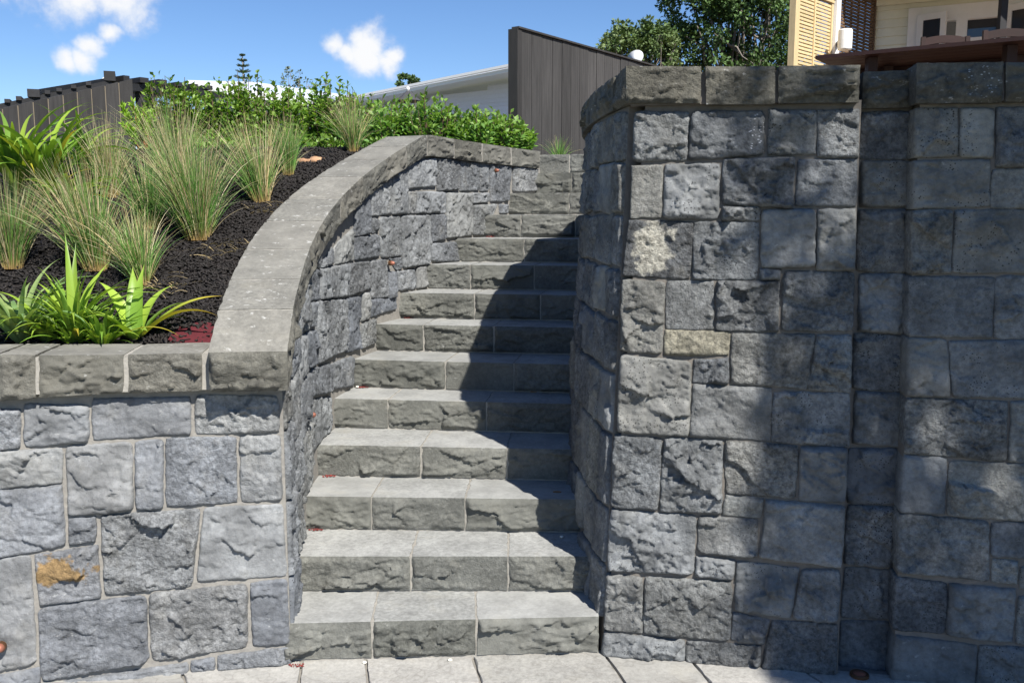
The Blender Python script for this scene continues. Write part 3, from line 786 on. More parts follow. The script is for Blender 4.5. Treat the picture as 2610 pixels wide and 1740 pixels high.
for i, (x0, y0, ang) in STEP_AT.items():
    a_ = math.radians(ang)
    t = np.array([math.cos(a_), math.sin(a_), 0])
    nbk = np.array([-t[1], t[0], 0])
    org = np.array([x0, y0, 0.0])
    ymid = y0 + t[1] * 1.1
    xw = np.interp(ymid, retp[:, 1], retp[:, 0]) + 0.0524 * RISE * i
    length = (xw - x0) / t[0] + (0.1 if i > 1 else -0.022)
    if i == 14:
        length = 1.3
    depth = 0.36 if i < 14 else 0.5
    zt = RISE * i
    lead = 0.03 if i < 14 else -0.0
    core_pts = lambda z, ins: [tuple(org + t * (-lead) + nbk * ins + [0, 0, z]), tuple(org + t * (length - 0.004) + nbk * ins + [0, 0, z]),
                               tuple(org + t * (length - 0.004) + nbk * depth + [0, 0, z]), tuple(org - t * lead + nbk * depth + [0, 0, z])]
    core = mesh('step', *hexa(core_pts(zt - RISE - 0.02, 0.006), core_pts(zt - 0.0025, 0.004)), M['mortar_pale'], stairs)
    cuts = [-lead] + [j for j in STEP_JOINT[i] if j < length - 0.08] + [length]
    for k, (s0, s1) in enumerate(zip(cuts[:-1], cuts[1:])):
        g0, g1 = (0.003 if k else 0.0), (0.003 if k < len(cuts) - 2 else 0.0)

        def f(a, b, c, s0=s0 + g0, s1=s1 - g1):
            return org + (s0 + (s1 - s0) * a)[:, None] * t + (depth * b)[:, None] * nbk + (zt - RISE + 0.0075 + (RISE - 0.0075) * c)[:, None] * np.array([0, 0, 1.0])
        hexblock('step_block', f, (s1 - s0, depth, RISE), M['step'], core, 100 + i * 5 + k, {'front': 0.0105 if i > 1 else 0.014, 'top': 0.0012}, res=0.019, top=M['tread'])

# ------------------------------------------------------------------ left retaining wall (front face and the curved face beside the stairs)
lw = thing('retaining_wall', 'bluestone garden wall with thick sloping coping curving up left of the stairs', 'wall', (-0.9, 3.4, 0))


def prism_along(fmap, s_list, zlo, zhi, d_out, d_in, z0=None):
    V, Fs = [], []
    for s in s_list:
        a, b = zlo(s), zhi(s)
        for z, d in ((a, d_out), (b, d_out), (b, d_in), (a, d_in)):
            V.append(fmap(s, z, d))
    n = len(s_list)
    for i in range(n - 1):
        for k in range(4):
            Fs.append((4 * i + k, 4 * i + (k + 1) % 4, 4 * i + 4 + (k + 1) % 4, 4 * i + 4 + k))
    Fs += [(3, 2, 1, 0), (4 * n - 4, 4 * n - 3, 4 * n - 2, 4 * n - 1)]
    return V, Fs


mesh('mortar_core', *prism_along(left_face, [-1.9, -0.004], lambda s: -0.04, lambda s: 1.05, -0.002, -0.22), M['mortar'], lw)
mesh('mortar_core', *prism_along(curve_face, list(np.linspace(0.065, 3.95, 60)), lambda s: -0.04, lambda s: float(coping_low(s)) + 0.01, -0.002, -0.22), M['mortar'], lw)
rows_more = []
for (z0, z1, us) in ((.86, 1.015, (-1.86, -1.6, -1.42, -1.2, -.97)), (.6, .852, (-1.86, -1.55, -1.3, -1.16, -.985)), (.3, .592, (-1.86, -1.64, -1.3, -1.01)), (-.03, .292, (-1.86, -1.58, -1.4, -1.05))):
    for a, b in zip(us[:-1], us[1:]):
        rows_more.append([[a, z1], [b - .012, z1 - .004], [b - .012, z0], [a, z0 + .003]])
ORANGE = 14
for k, q in enumerate(LEFT + rows_more):
    q = [[u - (0.03 if u < -0.94 and k < len(LEFT) else 0), z] for u, z in q]
    m_ = M['wall_stone']
    lab = None
    if k == ORANGE:
        c = left_face(-0.775, 0.412, 0.01)
        m_ = stone_mat('bluestone_rind', [(0.165, 0.172, 0.184), (0.17, 0.176, 0.187)], grain=0.7, patch=(tuple(c), (0.095, 0.1, 0.05), (0.24, 0.16, 0.075)))
        lab = 'blue grey stone with an orange rind patch'
    stone('stone', q, left_face, m_, lw, 200 + k, relief=0.0085 if k not in (3, 11, 16) else 0.013, proud=0.012, back=0.05, label=lab)
CURVE_MORE = [[[.015, 1.03], [.25, 1.2], [.25, .9], [.015, .88]], [[.26, 1.21], [.5, 1.29], [.5, 1.06], [.26, 1.04]], [[.51, 1.295], [.715, 1.37], [.72, 1.16], [.51, 1.15]],
              [[.73, 1.37], [.87, 1.41], [.87, 1.17], [.735, 1.16]], [[.26, 1.03], [.5, 1.05], [.5, .8], [.26, .78]], [[.51, 1.14], [.725, 1.145], [.75, .99], [.51, .96]],
              [[.51, .95], [.83, .965], [.815, .76], [.51, .74]], [[.015, .87], [.25, .89], [.25, .64], [.015, .62]], [[.26, .77], [.5, .79], [.5, .6], [.26, .58]],
              [[.51, .73], [.81, .75], [.81, .48], [.51, .46]], [[.83, .84], [1.21, .78], [1.2, .61], [.83, .6]], [[.015, .61], [.25, .63], [.25, .36], [.015, .33]],
              [[.26, .57], [.5, .59], [.5, .32], [.26, .32]], [[.015, .32], [.25, .35], [.25, .17], [.015, .0]], [[.885, 1.395], [1.09, 1.47], [1.1, 1.425], [1.07, 1.41]]]
for k, q in enumerate(CURVE + CURVE_MORE):
    q = [[max(u, 0.062 + 0.02 * z), z] for u, z in q]
    q = [[u, float(coping_low(u)) - 0.001 if n_ < 2 and 0 < float(coping_low(u)) - z < 0.075 else z] for n_, (u, z) in enumerate(q)]
    stone('stone', q, curve_face, M['curve_stone'], lw, 300 + k, relief=0.0085, proud=0.016, grow=0.003, back=0.05, vert=0.8)
# coping
for k, (q, ext) in enumerate(zip(LCOP[:3] + [[[-1.3, 1.19], [-.94, 1.19], [-.94, 1.035], [-1.3, 1.03]], [[-1.75, 1.19], [-1.315, 1.19], [-1.315, 1.03], [-1.75, 1.03]]], [0] * 5)):
    q = np.array(q)

    def f(a, b, c, q=q):
        lo = q[3][0] * (1 - a) + q[2][0] * a
        hi = q[0][0] * (1 - a) + q[1][0] * a
        zl, zh = q[3][1] * (1 - a) + q[2][1] * a, q[0][1] * (1 - a) + q[1][1] * a
        u = lo + (hi - lo) * c
        z = zl + (zh - zl) * c
        return left_face(u, z * 0, 0.04 - 0.02 * 0 - 0.27 * b) + np.stack([z * 0, z * 0, z], -1) + (0.02) * np.array([-0.156, 0.988, 0])
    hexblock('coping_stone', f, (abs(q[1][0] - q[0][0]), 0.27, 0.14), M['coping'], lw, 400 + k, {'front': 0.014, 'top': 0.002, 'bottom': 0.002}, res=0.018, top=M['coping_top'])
CJ = [-.045, .17, .43, .73, 1.06, 1.37, 1.70, 2.0, 2.25, 2.5, 2.82, 3.16, 3.525, 3.905]
for k, (s0, s1) in enumerate(zip(CJ[:-1], CJ[1:])):
    gp = 0.0035 if s0 < 2.4 else 0.006

    def f(a, b, c, s0=s0 + (gp if k else 0), s1=s1 - gp):
        s = s0 + (s1 - s0) * a
        z = coping_low(s) + (coping_top(s) - coping_low(s)) * c
        return curve_face(s, z, 0.036 - 0.268 * b)
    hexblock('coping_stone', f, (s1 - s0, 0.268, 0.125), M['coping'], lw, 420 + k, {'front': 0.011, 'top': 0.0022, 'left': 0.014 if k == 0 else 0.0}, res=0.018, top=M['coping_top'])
mesh('coping_mortar', *prism_along(curve_face, list(np.linspace(-0.02, 3.9, 60)), lambda s: float(coping_low(s)) + 0.004, lambda s: float(coping_top(s)) - 0.002, 0.0338, -0.226), M['mortar_pale'], lw)
mesh('coping_mortar', *prism_along(plane_map((-0.805, 3.259, 0), (0.868, 0.137), 0), [-1.75, -0.24], lambda s: 1.05, lambda s: 1.178, 0.0345, -0.22), M['mortar_pale'], lw)

# ------------------------------------------------------------------ right retaining wall
rw = thing('retaining_wall', 'tall dark bluestone wall with recessed slot right of the stairs, half in tree shade', 'wall', (0.9, 3.3, 0))
cb = [tuple(right_face(u, z, d)) for z, l in ((-0.04, 0.004), (2.05, 0.112)) for u, d in ((l, -0.003), (0.852, -0.003), (0.852, -0.27), (l, -0.27))]
mesh('mortar_core', *hexa(cb[:4], cb[4:]), M['mortar_dark'], rw)
mesh('mortar_core', *prism_along(right_face, [0.85, 1.045], lambda s: -0.04, lambda s: 2.04, -0.104, -0.27), M['mortar_dark'], rw)
mesh('mortar_core', *prism_along(right_face, [1.043, 2.3], lambda s: -0.04, lambda s: 2.04, -0.003, -0.27), M['mortar_dark'], rw)
mesh('mortar_core', *prism_along(return_face, list(np.r_[0.012, np.linspace(0.1, RET_LEN, 30)]), lambda s: -0.04, lambda s: 2.05, -0.004, -0.25), M['mortar_dark'], rw)
pier_more = []
for z0, z1, us in ((1.82, 2.01, (1.46, 1.8, 2.25)), (1.5, 1.81, (1.5, 1.7, 2.0, 2.25)), (1.24, 1.49, (1.485, 1.9, 2.25)), (.82, 1.23, (1.49, 1.75, 2.25)), (.45, .81, (1.49, 1.85, 2.25)), (.17, .44, (1.57, 1.8, 2.25)), (-.03, .16, (1.54, 1.9, 2.25))):
    for a, b in zip(us[:-1], us[1:]):
        pier_more.append([[a + .006, z1], [b - .006, z1], [b - .006, z0], [a + .006, z0]])
recess_face = lambda u, z, d: right_face(u, z, np.asarray(d) - 0.1)
for k, q in enumerate(FRONT):
    m_, lab = M['right_stone'], None
    if k == 9:
        c = right_face(0.155, 1.53, 0.012)
        m_ = stone_mat('bluestone_cream_rind', [(0.09, 0.094, 0.1), (0.1, 0.104, 0.108)], grain=1.1, bump=0.9, patch=(tuple(c), (0.07, 0.1, 0.1), (0.36, 0.345, 0.295)))
        lab = 'dark stone with a large cream rind patch'
    elif k == 18:
        m_, lab = M['pale_stone'], 'pale brown stone'
    elif k == 1:
        c = right_face(0.51, 1.94, 0.015)
        m_ = stone_mat('bluestone_splashed', [(0.095, 0.1, 0.108), (0.1, 0.106, 0.112)], grain=1.1, bump=0.9, fleck=True, patch=(tuple(c), (0.035, 0.08, 0.075), (0.4, 0.41, 0.44)))
    q = [[u if u > 0.06 else u - 0.004, z] for u, z in q]
    stone('stone', q, right_face, m_, rw, 500 + k, relief=(0.017, 0.012, 0.02, 0.009)[k % 4] if k not in (4, 11, 18, 32) else 0.007, proud=0.013, back=0.1, label=lab, grow=0.003)
for k, q in enumerate(RECESS):
    stone('stone', q, recess_face, M['right_stone'], rw, 560 + k, relief=0.012, proud=0.01, back=0.05, grow=0.003)
for k, q in enumerate(PIER + pier_more):
    stone('stone', q, right_face, M['right_stone'], rw, 580 + k, grow=0.003, relief=(0.01, 0.006, 0.014)[k % 3], proud=0.011, back=0.12 if q[0][0] < 1.1 else 0.06)
# stones of the return beside the stairs
zs = [0.0, .13, .34, .56, .84, 1.07, 1.27, 1.46, 1.66, 1.85, 2.035]
rr = random.Random(21)
for k, (z0, z1) in enumerate(zip(zs[:-1], zs[1:])):
    s = 0.012
    first = True
    while s < RET_LEN - 0.2:
        w = rr.uniform(0.13, 0.19) if first else rr.uniform(0.17, 0.34)
        first = False
        if z1 > 0.15 * (1 + s / 0.3) - 0.02:
            j = lambda: rr.uniform(-0.012, 0.012)
            stone('stone', [[s + .005, z1 - .006 + j() * (s > .05)], [s + w - .005, z1 - .006 + j()], [s + w - .005, z0 + .006 + j()], [s + .005, z0 + .006 + j() * (s > .05)]],
                  return_face, M['right_stone'], rw, 640 + rr.randrange(9000), relief=0.007, proud=0.014, back=0.05, vert=0.7, cell=0.012)
        s += w
# coping
COP_MAT = M['coping_right']
c = right_face(1.22, 2.1, 0.05)
splash = stone_mat('coping_splashed', [(0.092, 0.09, 0.077), (0.1, 0.097, 0.083)], speck=0.7, pits=0.1, grain=0.7, bump=0.6, fleck=True, patch=(tuple(c), (0.06, 0.08, 0.06), (0.36, 0.37, 0.37)))
for k, q in enumerate(RCOP + [[[1.51, 2.155], [1.85, 2.15], [1.85, 2.028], [1.51, 2.03]], [[1.86, 2.15], [2.25, 2.145], [2.25, 2.03], [1.86, 2.03]]] + RCOPREC):
    q = np.array(q)
    off = 0.04 if k < 7 else -0.07
    dep = 0.285 if k == 0 else (0.27 if k < 7 else 0.2)

    skew = 0.066 if k == 0 else 0.0

    def f(a, b, c, q=q, off=off, dep=dep, skew=skew):
        lo, hi = q[3][0] * (1 - a) + q[2][0] * a, q[0][0] * (1 - a) + q[1][0] * a
        zl, zh = q[3][1] * (1 - a) + q[2][1] * a, q[0][1] * (1 - a) + q[1][1] * a
        u, z = lo + (hi - lo) * c - skew * b * (1 - a), zl + (zh - zl) * c
        return right_face(u, 2.1 + z * 0, off - dep * b) + np.stack([z * 0, z * 0, z - 2.1], -1)
    hexblock('coping_stone', f, (q[1][0] - q[0][0], dep, 0.13), splash if k == 3 else COP_MAT, rw, 700 + k, {'front': 0.015, 'top': 0.003, 'bottom': 0.004, 'left': 0.004 if k else 0.006}, res=0.018)
RCP = [(.405, 3.34), (.383, 3.625), (.354, 3.94), (.342, 4.316), (.348, 4.65), (.376, 4.982), (.45, 5.3), (.585, 5.58), (.78, 5.82), (1.03, 6.0)]
ret_cop, RCL = path_map(RCP, 6, -1)
rj = [0.262, .61, .98, 1.32, 1.66, 2.0, 2.35, 2.7, 3.05]
for k, (s0, s1) in enumerate(zip(rj[:-1], rj[1:])):
    def f(a, b, c, s0=s0 + .003, s1=s1 - .003):
        return ret_cop(s0 + (s1 - s0) * a, 2.05 + 0.125 * c, -0.265 * b)
    hexblock('coping_stone', f, (s1 - s0, .265, .125), COP_MAT, rw, 720 + k, {'front': 0.01, 'top': 0.003, 'bottom': 0.003}, res=0.022)
mesh('coping_mortar', *prism_along(right_face, [0.06, 0.835], lambda s: 2.045, lambda s: 2.155, 0.02, -0.23), M['mortar_dark'], rw)
mesh('coping_mortar', *prism_along(right_face, [1.03, 2.25], lambda s: 2.035, lambda s: 2.14, 0.025, -0.23), M['mortar_dark'], rw)
mesh('coping_mortar', *prism_along(ret_cop, list(np.linspace(0.34, 3.0, 20)), lambda s: 2.055, lambda s: 2.165, -0.008, -0.25), M['mortar_dark'], rw)

# ------------------------------------------------------------------ fences, houses and what stands on the terrace
def on_plane(px, py, p0, n):
    d = (at(px, py, 10.0) - Vector((0, 0, EYE)))
    o = Vector((0, 0, EYE))
    return o + d * ((Vector(p0) - o).dot(n) / d.dot(n))


# far-left boarded fence
gaps = [-110, -71, -32, 7, 46, 85, 123, 161, 197, 233, 268, 303, 338]
fy = lambda px: 10.2 + px / 338 * 1.4
fence = thing('board_fence', 'low dark stained fence of wide upright boards behind the strap-leaved plants', 'fence', at(150, 400, 10.8))
for a, b in zip(gaps[:-1], gaps[1:]):
    tl, tr = at(a + 1.2, 277.5 - a * 0.224, fy(a)), at(b - 1.2, 277.5 - b * 0.224, fy(b))
    d = (Vector((tr.x, tr.y, 0)) - Vector((tl.x, tl.y, 0))).normalized()
    bk = Vector((-d.y, d.x, 0)) * 0.03
    bl, br = Vector((tl.x, tl.y, 1.9)), Vector((tr.x, tr.y, 1.9))
    mesh('board', *hexa([bl, br, br + bk, bl + bk], [tl, tr, tr + bk, tl + bk]), M['fence'], fence)
    g_ = Vector((tl.x, tl.y, 0)) + bk * 0.15 - d * 0.0055
    vz = lambda v, z: Vector((v.x, v.y, z))
    hw_ = d * .0045
    mesh('upright_strip', *hexa([vz(g_ - hw_, 1.9), vz(g_ + hw_, 1.9), vz(g_ + hw_ + bk, 1.9), vz(g_ - hw_ + bk, 1.9)], [vz(g_ - hw_, tl.z - .01), vz(g_ + hw_, tl.z - .01), vz(g_ + hw_ + bk, tl.z - .01), vz(g_ - hw_ + bk, tl.z - .01)]), M['fence_gap'], fence)  # thin pale strip filling the gap between neighbouring boards

# pergola behind it
perg = thing('pergola', 'black timber pergola with stubby rafter ends behind the left fence', 'pergola', at(200, 420, 14))
pa, pb, pc = at(-80, 296, 13.0), at(283, 217, 14.4), at(560, 243, 17.5)
mesh('beam', *bar(pa, pb, 0.12, 0.14), M['pergola'], perg)
mesh('beam', *bar(pb + Vector((0.02, 0.1, 0)), pc, 0.12, 0.11), M['pergola'], perg)
mesh('beam', *bar(pa + Vector((0, 0.1, -0.42)), pb + Vector((0, 0.1, -0.42)), 0.06, 0.1), M['pergola'], perg)
for px, hgt, w in ((-20, .03, .07), (20, .03, .07), (48, .035, .07), (85, .09, .16), (120, .035, .07), (150, .03, .07), (188, .03, .07), (228, .03, .07), (286, .12, .16)):
    k = (px + 80) / 363
    p = pa.lerp(pb, k) + Vector((0, 0, 0.085 + hgt / 2 - 0.03))
    mesh('rafter', *bar(p + Vector((0.02, -0.12, 0)), p + Vector((-1.0, 2.4, 0.02)), w, hgt + .02), M['pergola'], perg)
for px, hgt, w in ((312, .08, .1), (352, .08, .15), (396, .08, .15), (440, .07, .12), (480, .07, .12), (522, .07, .12)):
    k = (px - 283) / 277
    p = pb.lerp(pc, k) + Vector((0, 0, 0.06 + hgt / 2))
    mesh('rafter', *bar(p + Vector((0.1, -0.15, 0)), p + Vector((-2.2, 1.6, 0.0)), w, hgt), M['pergola'], perg)
for px, w in ((2, .1), (24, .08), (60, .14), (98, .2), (126, .1), (152, .08), (178, .08), (206, .08), (236, .08), (268, .14)):
    k = (px + 80) / 363
    p = pa.lerp(pb, k)
    mesh('post', *box(p.x - w / 2, p.x + w / 2, p.y - .05, p.y + .07, 1.98, p.z - .08), M['pergola'], perg)
for px, w in ((350, .17), (374, .06), (450, .14), (530, .14)):
    k = (px - 283) / 277
    p = pb.lerp(pc, k)
    mesh('post', *box(p.x - w / 2, p.x + w / 2, p.y - .06, p.y + .08, 1.98, p.z - .07), M['pergola'], perg)

# pale low-roofed house behind the hedge
ho = thing('house', 'white low-roofed house mostly hidden behind the hedge on the left', 'house', (-9, 28, 1.98))
ra, rb = at(478, 209, 27), at(800, 254, 27)
V0 = [ra, rb, rb + Vector((0, 7, .9)), ra + Vector((0, 7, .9))]
mesh('roof', *hexa([v + Vector((0, 0, -0.05)) for v in V0], [v + Vector((0, 0, .05)) for v in V0]), M['roof'], ho)
mesh('fascia', *bar(ra + Vector((0, -.03, -.1)), rb + Vector((0, -.03, -.1)), .05, .2), M['white'], ho)
mesh('wall', [(ra.x + .4, 27.5, 1.98), (rb.x - .4, 27.5, 1.98), (rb.x - .4, 33, 1.98), (ra.x + .4, 33, 1.98), (ra.x + .4, 27.5, ra.z - .06), (rb.x - .4, 27.5, rb.z - .06), (rb.x - .4, 33, rb.z - .06), (ra.x + .4, 33, ra.z - .06)], BOXF, M['white_wall'], ho)
wa = at(238, 224, 19)
mesh('barge_board', *bar(at(237, 224, 19), at(268, 200, 19), .06, .05), M['white'], ho)

# white weatherboard house with the long rising eave
h2 = thing('house', 'white weatherboard house with long rising eave left of the tall fence', 'house', (-2.7, 29, 1.98))
wl0, wl1 = at(700, 300, 32.6), at(1360, 165, 25.5)
dirw = Vector((wl1.x - wl0.x, wl1.y - wl0.y, 0))
LW_ = dirw.length
dirw.normalize()
nf = Vector((dirw.y, -dirw.x, 0))                     # towards the camera
wl0, wl1 = wl0 - nf * 1.1, wl1 - nf * 1.1
e0, e1 = at(870, 259, 30.6) , at(1345, 163.5, 25.6)
ev = (e1 - e0) / (e1 - e0).length
e0 = e0 - ev * 2.6
n_b = 30
for k in range(n_b):
    z0 = 2.3 + k * 0.122
    # the board starts where the sloping eave clears it
    te = (z0 + 0.15 + 0.12 - e0.z) / ev.z
    st = max(0.0, (e0 + ev * te - wl0).dot(dirw)) if te > 0 else 0.0
    if st > LW_ - 0.3:
        break
    a = Vector((wl0.x, wl0.y, 0)) + dirw * st
    b = Vector((wl0.x, wl0.y, 0)) + dirw * LW_
    o1, o2 = nf * 0.03, nf * 0.005
    zz = lambda v, z: Vector((v.x, v.y, z))
    mesh('weatherboard', *hexa([zz(a + o1, z0), zz(b + o1, z0), zz(b - o1, z0), zz(a - o1, z0)], [zz(a + o2, z0 + .135), zz(b + o2, z0 + .135), zz(b - o1, z0 + .135), zz(a - o1, z0 + .135)]), M['white_wall'], h2)
sof = nf * 0.95
bk = -nf * 6
up = Vector((0, 0, 0.04))
mesh('roof', *hexa([e0 - up + nf * .1, e1 - up + nf * .1, e1 + bk - up, e0 + bk - up], [e0 + up + nf * .1, e1 + up + nf * .1, e1 + bk + up, e0 + bk + up]), M['roof'], h2)
mesh('fascia', *bar(e0 + nf * .12 - up * 2.4, e1 + nf * .12 - up * 2.4, .04, .1, up=(0, 0, 1)), M['white'], h2)
mesh('gutter', *bar(e0 + nf * .19 + up * .3, e1 + nf * .19 + up * .3, .09, .07, up=(0, 0, 1)), M['white'], h2)

# tall dark fence at the head of the stairs
tf = thing('board_fence', 'tall weathered grey board fence rising behind the top of the stairs', 'fence', at(1330, 400, 7.5))
fa, fb = at(1330, 77, 7.5), at(1666, 171, 9.35)
fb.z = fa.z
df = Vector((fb.x - fa.x, fb.y - fa.y, 0))
Lf = df.length
df.normalize()
nbk_ = Vector((-df.y, df.x, 0))
pos_ = 0.0
k = 0
rr = random.Random(8)
while pos_ < Lf + 1.2:
    w = rr.uniform(0.135, 0.15)
    dz = rr.uniform(-.004, .004)
    of = nbk_ * rr.uniform(0, .006)
    a, b = Vector((fa.x, fa.y, 0)) + df * (pos_ + .003) + of, Vector((fa.x, fa.y, 0)) + df * (pos_ + w) + of
    t_ = nbk_ * 0.025
    zb, zt_ = 1.95, fa.z + dz
    zz = lambda v, z: Vector((v.x, v.y, z))
    mesh('board', *hexa([zz(a, zb), zz(b, zb), zz(b + t_, zb), zz(a + t_, zb)], [zz(a, zt_), zz(b, zt_), zz(b + t_, zt_), zz(a + t_, zt_)]), M['fence_grey'], tf)
    pos_ += w + 0.005
for zr in (2.3, 2.95):
    a, b = Vector((fa.x, fa.y, zr)) + nbk_ * .055, Vector((fa.x, fa.y, zr)) + nbk_ * .055 + df * (Lf + 1.2)
    mesh('rail', *bar(a, b, .05, .09), M['fence'], tf)
c0 = Vector((fa.x, fa.y, 0)) - df * .01 + nbk_ * .03
qd = [c0 + nbk_ * .055 - df * .055, c0 - nbk_ * .035 - df * .055, c0 - nbk_ * .035 + df * .006, c0 + nbk_ * .055 + df * .006]
mesh('post', *hexa([Vector((v.x, v.y, 1.95)) for v in qd], [Vector((v.x, v.y, fa.z + .004)) for v in qd]), M['fence'], tf)
mesh('capping', *bar(Vector((fa.x, fa.y, fa.z + .012)) + nbk_ * .02 - df * .06, Vector((fa.x, fa.y, fa.z + .012)) + nbk_ * .02 + df * (Lf + 1.2), .07, .014), M['fence'], tf)

# satellite dish beyond the fence
dc = at(1621, 151, 13.5)
sd = thing('satellite_dish', 'small pale satellite dish peeking over the grey fence', 'satellite dish', (dc.x, dc.y, 1.98))
prof = [(0.0, 0.0), (.042, .004), (.084, .015), (.12, .033), (.123, .036)]
mesh('reflector', *lathe(prof[:5], dc, 24, (-.45, -.8, .4)), M['dish'], sd, smooth=True)
mesh('mast', *tube([(dc.x + .06, dc.y + .05, 1.98), (dc.x + .05, dc.y + .08, dc.z - .1), (dc.x, dc.y, dc.z)], [.025, .025, .02]), M['steel'], sd)
mesh('arm', *tube([dc + Vector((0, -.05, -.18)), dc + Vector((-.12, -.32, -.08))], [.012, .012]), M['steel'], sd)

# closed-looking dark umbrella behind the hedge
uc = at(1040, 231, 12)
um = thing('garden_umbrella', 'dark canvas umbrella top with white knob above the hedge', 'umbrella', (uc.x, uc.y, 1.98))
mesh('canopy', *lathe([(.16, -.14), (.17, -.13), (.1, -.075), (.05, -.03), (.012, 0.0)], uc, 10), M['umbrella'], um)
mesh('pole', *tube([(uc.x, uc.y, 1.98), (uc.x, uc.y, uc.z)], [.02, .02]), M['steel'], um)
mesh('finial', *lathe([(.008, -.01), (.02, .005), (.026, .02), (.02, .038), (.008, .05)], uc, 10), M['plastic'], um, smooth=True)

ac = at(812, 219, 34)
an = thing('television_aerial', 'thin television aerial above the hedge left of centre', 'aerial', (ac.x, ac.y, 1.98))
mesh('mast', *tube([(ac.x - .35, ac.y, 1.98), (ac.x - .35, ac.y, ac.z + .05)], [.02, .02]), M['steel'], an)
mesh('boom', *tube([ac + Vector((-.45, 0, -.05)), ac + Vector((.35, 0, .08))], [.015, .015]), M['steel'], an)
for q_ in range(7):
    p = ac + Vector((-.4 + q_ * .12, 0, -.04 + q_ * .019))
    mesh('element', *tube([p + Vector((0, -.2, -.03)), p + Vector((0, .2, .03))], [.008, .008], 5), M['steel'], an)

# ---- cream house on the terrace
H0, H1 = at(2227, 100, 11.9), at(2700, 100, 11.0)
hd = Vector((H1.x - H0.x, H1.y - H0.y, 0)).normalized()
hn = Vector((hd.y, -hd.x, 0))
house = thing('house', 'cream weatherboard house with white French doors above the right wall', 'house', (H0.x + 1, H0.y, 2.03))
HZ = lambda u, z, o: Vector((H0.x, H0.y, 0)) + hd * u + hn * o + Vector((0, 0, z))


def hu(px, py):
    p = on_plane(px, py, H0, hn)
    return (p - Vector((H0.x, H0.y, 0))).dot(hd), p.z


def hbox(name, px0, px1, py0, py1, o0, o1, mat, parent):
    """box on the house wall between survey pixels, from o0 to o1 in front of the wall"""
    (u0, zt1), (u1, zb1) = hu(px0, py0), hu(px1, py1)
    return mesh(name, *hexa([HZ(u0, zb1, o1), HZ(u1, zb1, o1), HZ(u1, zb1, o0), HZ(u0, zb1, o0)], [HZ(u0, zt1, o1), HZ(u1, zt1, o1), HZ(u1, zt1, o0), HZ(u0, zt1, o0)]), mat, parent)


uo = hu(2318, 60)[0]
ztop_open = hu(2420, 16)[1]
zb = 2.05
while zb < 5.0:
    u1 = 4.6 if zb > ztop_open else uo
    for (s0, s1) in (((0, u1),) if zb > ztop_open else ((0, uo),)):
        mesh('weatherboard', *hexa([HZ(s0, zb, .028), HZ(s1, zb, .028), HZ(s1, zb, -.03), HZ(s0, zb, -.03)], [HZ(s0, zb + .118, .006), HZ(s1, zb + .118, .006), HZ(s1, zb + .118, -.03), HZ(s0, zb + .118, -.03)]), M['cream'], house)
    zb += .104
mesh('corner_board', *hexa([HZ(-.05, 2.03, .05), HZ(.015, 2.03, .05), HZ(.015, 2.03, -.1), HZ(-.05, 2.03, -.1)], [HZ(-.05, 5.1, .05), HZ(.015, 5.1, .05), HZ(.015, 5.1, -.1), HZ(-.05, 5.1, -.1)]), M['kwila'], house)
mesh('side_wall', *hexa([HZ(-.03, 2.03, -.04), HZ(.06, 2.03, -.04), HZ(.06, 2.03, -5), HZ(-.03, 2.03, -5)], [HZ(-.03, 5.1, -.04), HZ(.06, 5.1, -.04), HZ(.06, 5.1, -5), HZ(-.03, 5.1, -5)]), M['cream'], house)
mesh('inner_wall', *hexa([HZ(uo, 2.03, -1.2), HZ(4.6, 2.03, -1.2), HZ(4.6, 2.03, -1.3), HZ(uo, 2.03, -1.3)], [HZ(uo, 5.0, -1.2), HZ(4.6, 5.0, -1.2), HZ(4.6, 5.0, -1.3), HZ(uo, 5.0, -1.3)]), M['dark_room'], house)
zr = hu(2230, 8)[1] + .02
mesh('veranda_roof', *hexa([HZ(-.15, zr, .0), HZ(4.8, zr, .0), HZ(4.8, zr - .0, 1.5), HZ(-.15, zr, 1.5)], [HZ(-.15, zr + .3, .0), HZ(4.8, zr + .3, .0), HZ(4.8, zr + .12, 1.5), HZ(-.15, zr + .12, 1.5)]), M['cream'], house)
mesh('frieze', *hexa([HZ(0, zr - .07, .05), HZ(4.6, zr - .07, .05), HZ(4.6, zr - .07, .028), HZ(0, zr - .07, .028)], [HZ(0, zr, .05), HZ(4.6, zr, .05), HZ(4.6, zr, .028), HZ(0, zr, .028)]), M['cream'], house)
dfr = hbox('door_frame', 2317, 2339, 26, 200, -.05, .06, M['white'], house)
hbox('head', 2317, 2625, 24, 38, -.05, .045, M['white'], dfr)
hbox('mullion', 2439, 2457, 38, 200, -.05, .05, M['white'], dfr)
hbox('mullion', 2545, 2566, 38, 200, -.05, .05, M['white'], dfr)
wn1 = hbox('window', 2457, 2545, 39, 46, -.03, .02, M['white'], house)
hbox('pane', 2458, 2544, 46, 200, -.02, -.012, M['glass'], wn1)
hbox('blind', 2459, 2543, 44, 68, -.011, -.006, M['blind'], wn1)
hbox('sash_rail', 2458, 2544, 98, 103, -.008, .02, M['white'], wn1)
# the two open door leaves swing out towards the table


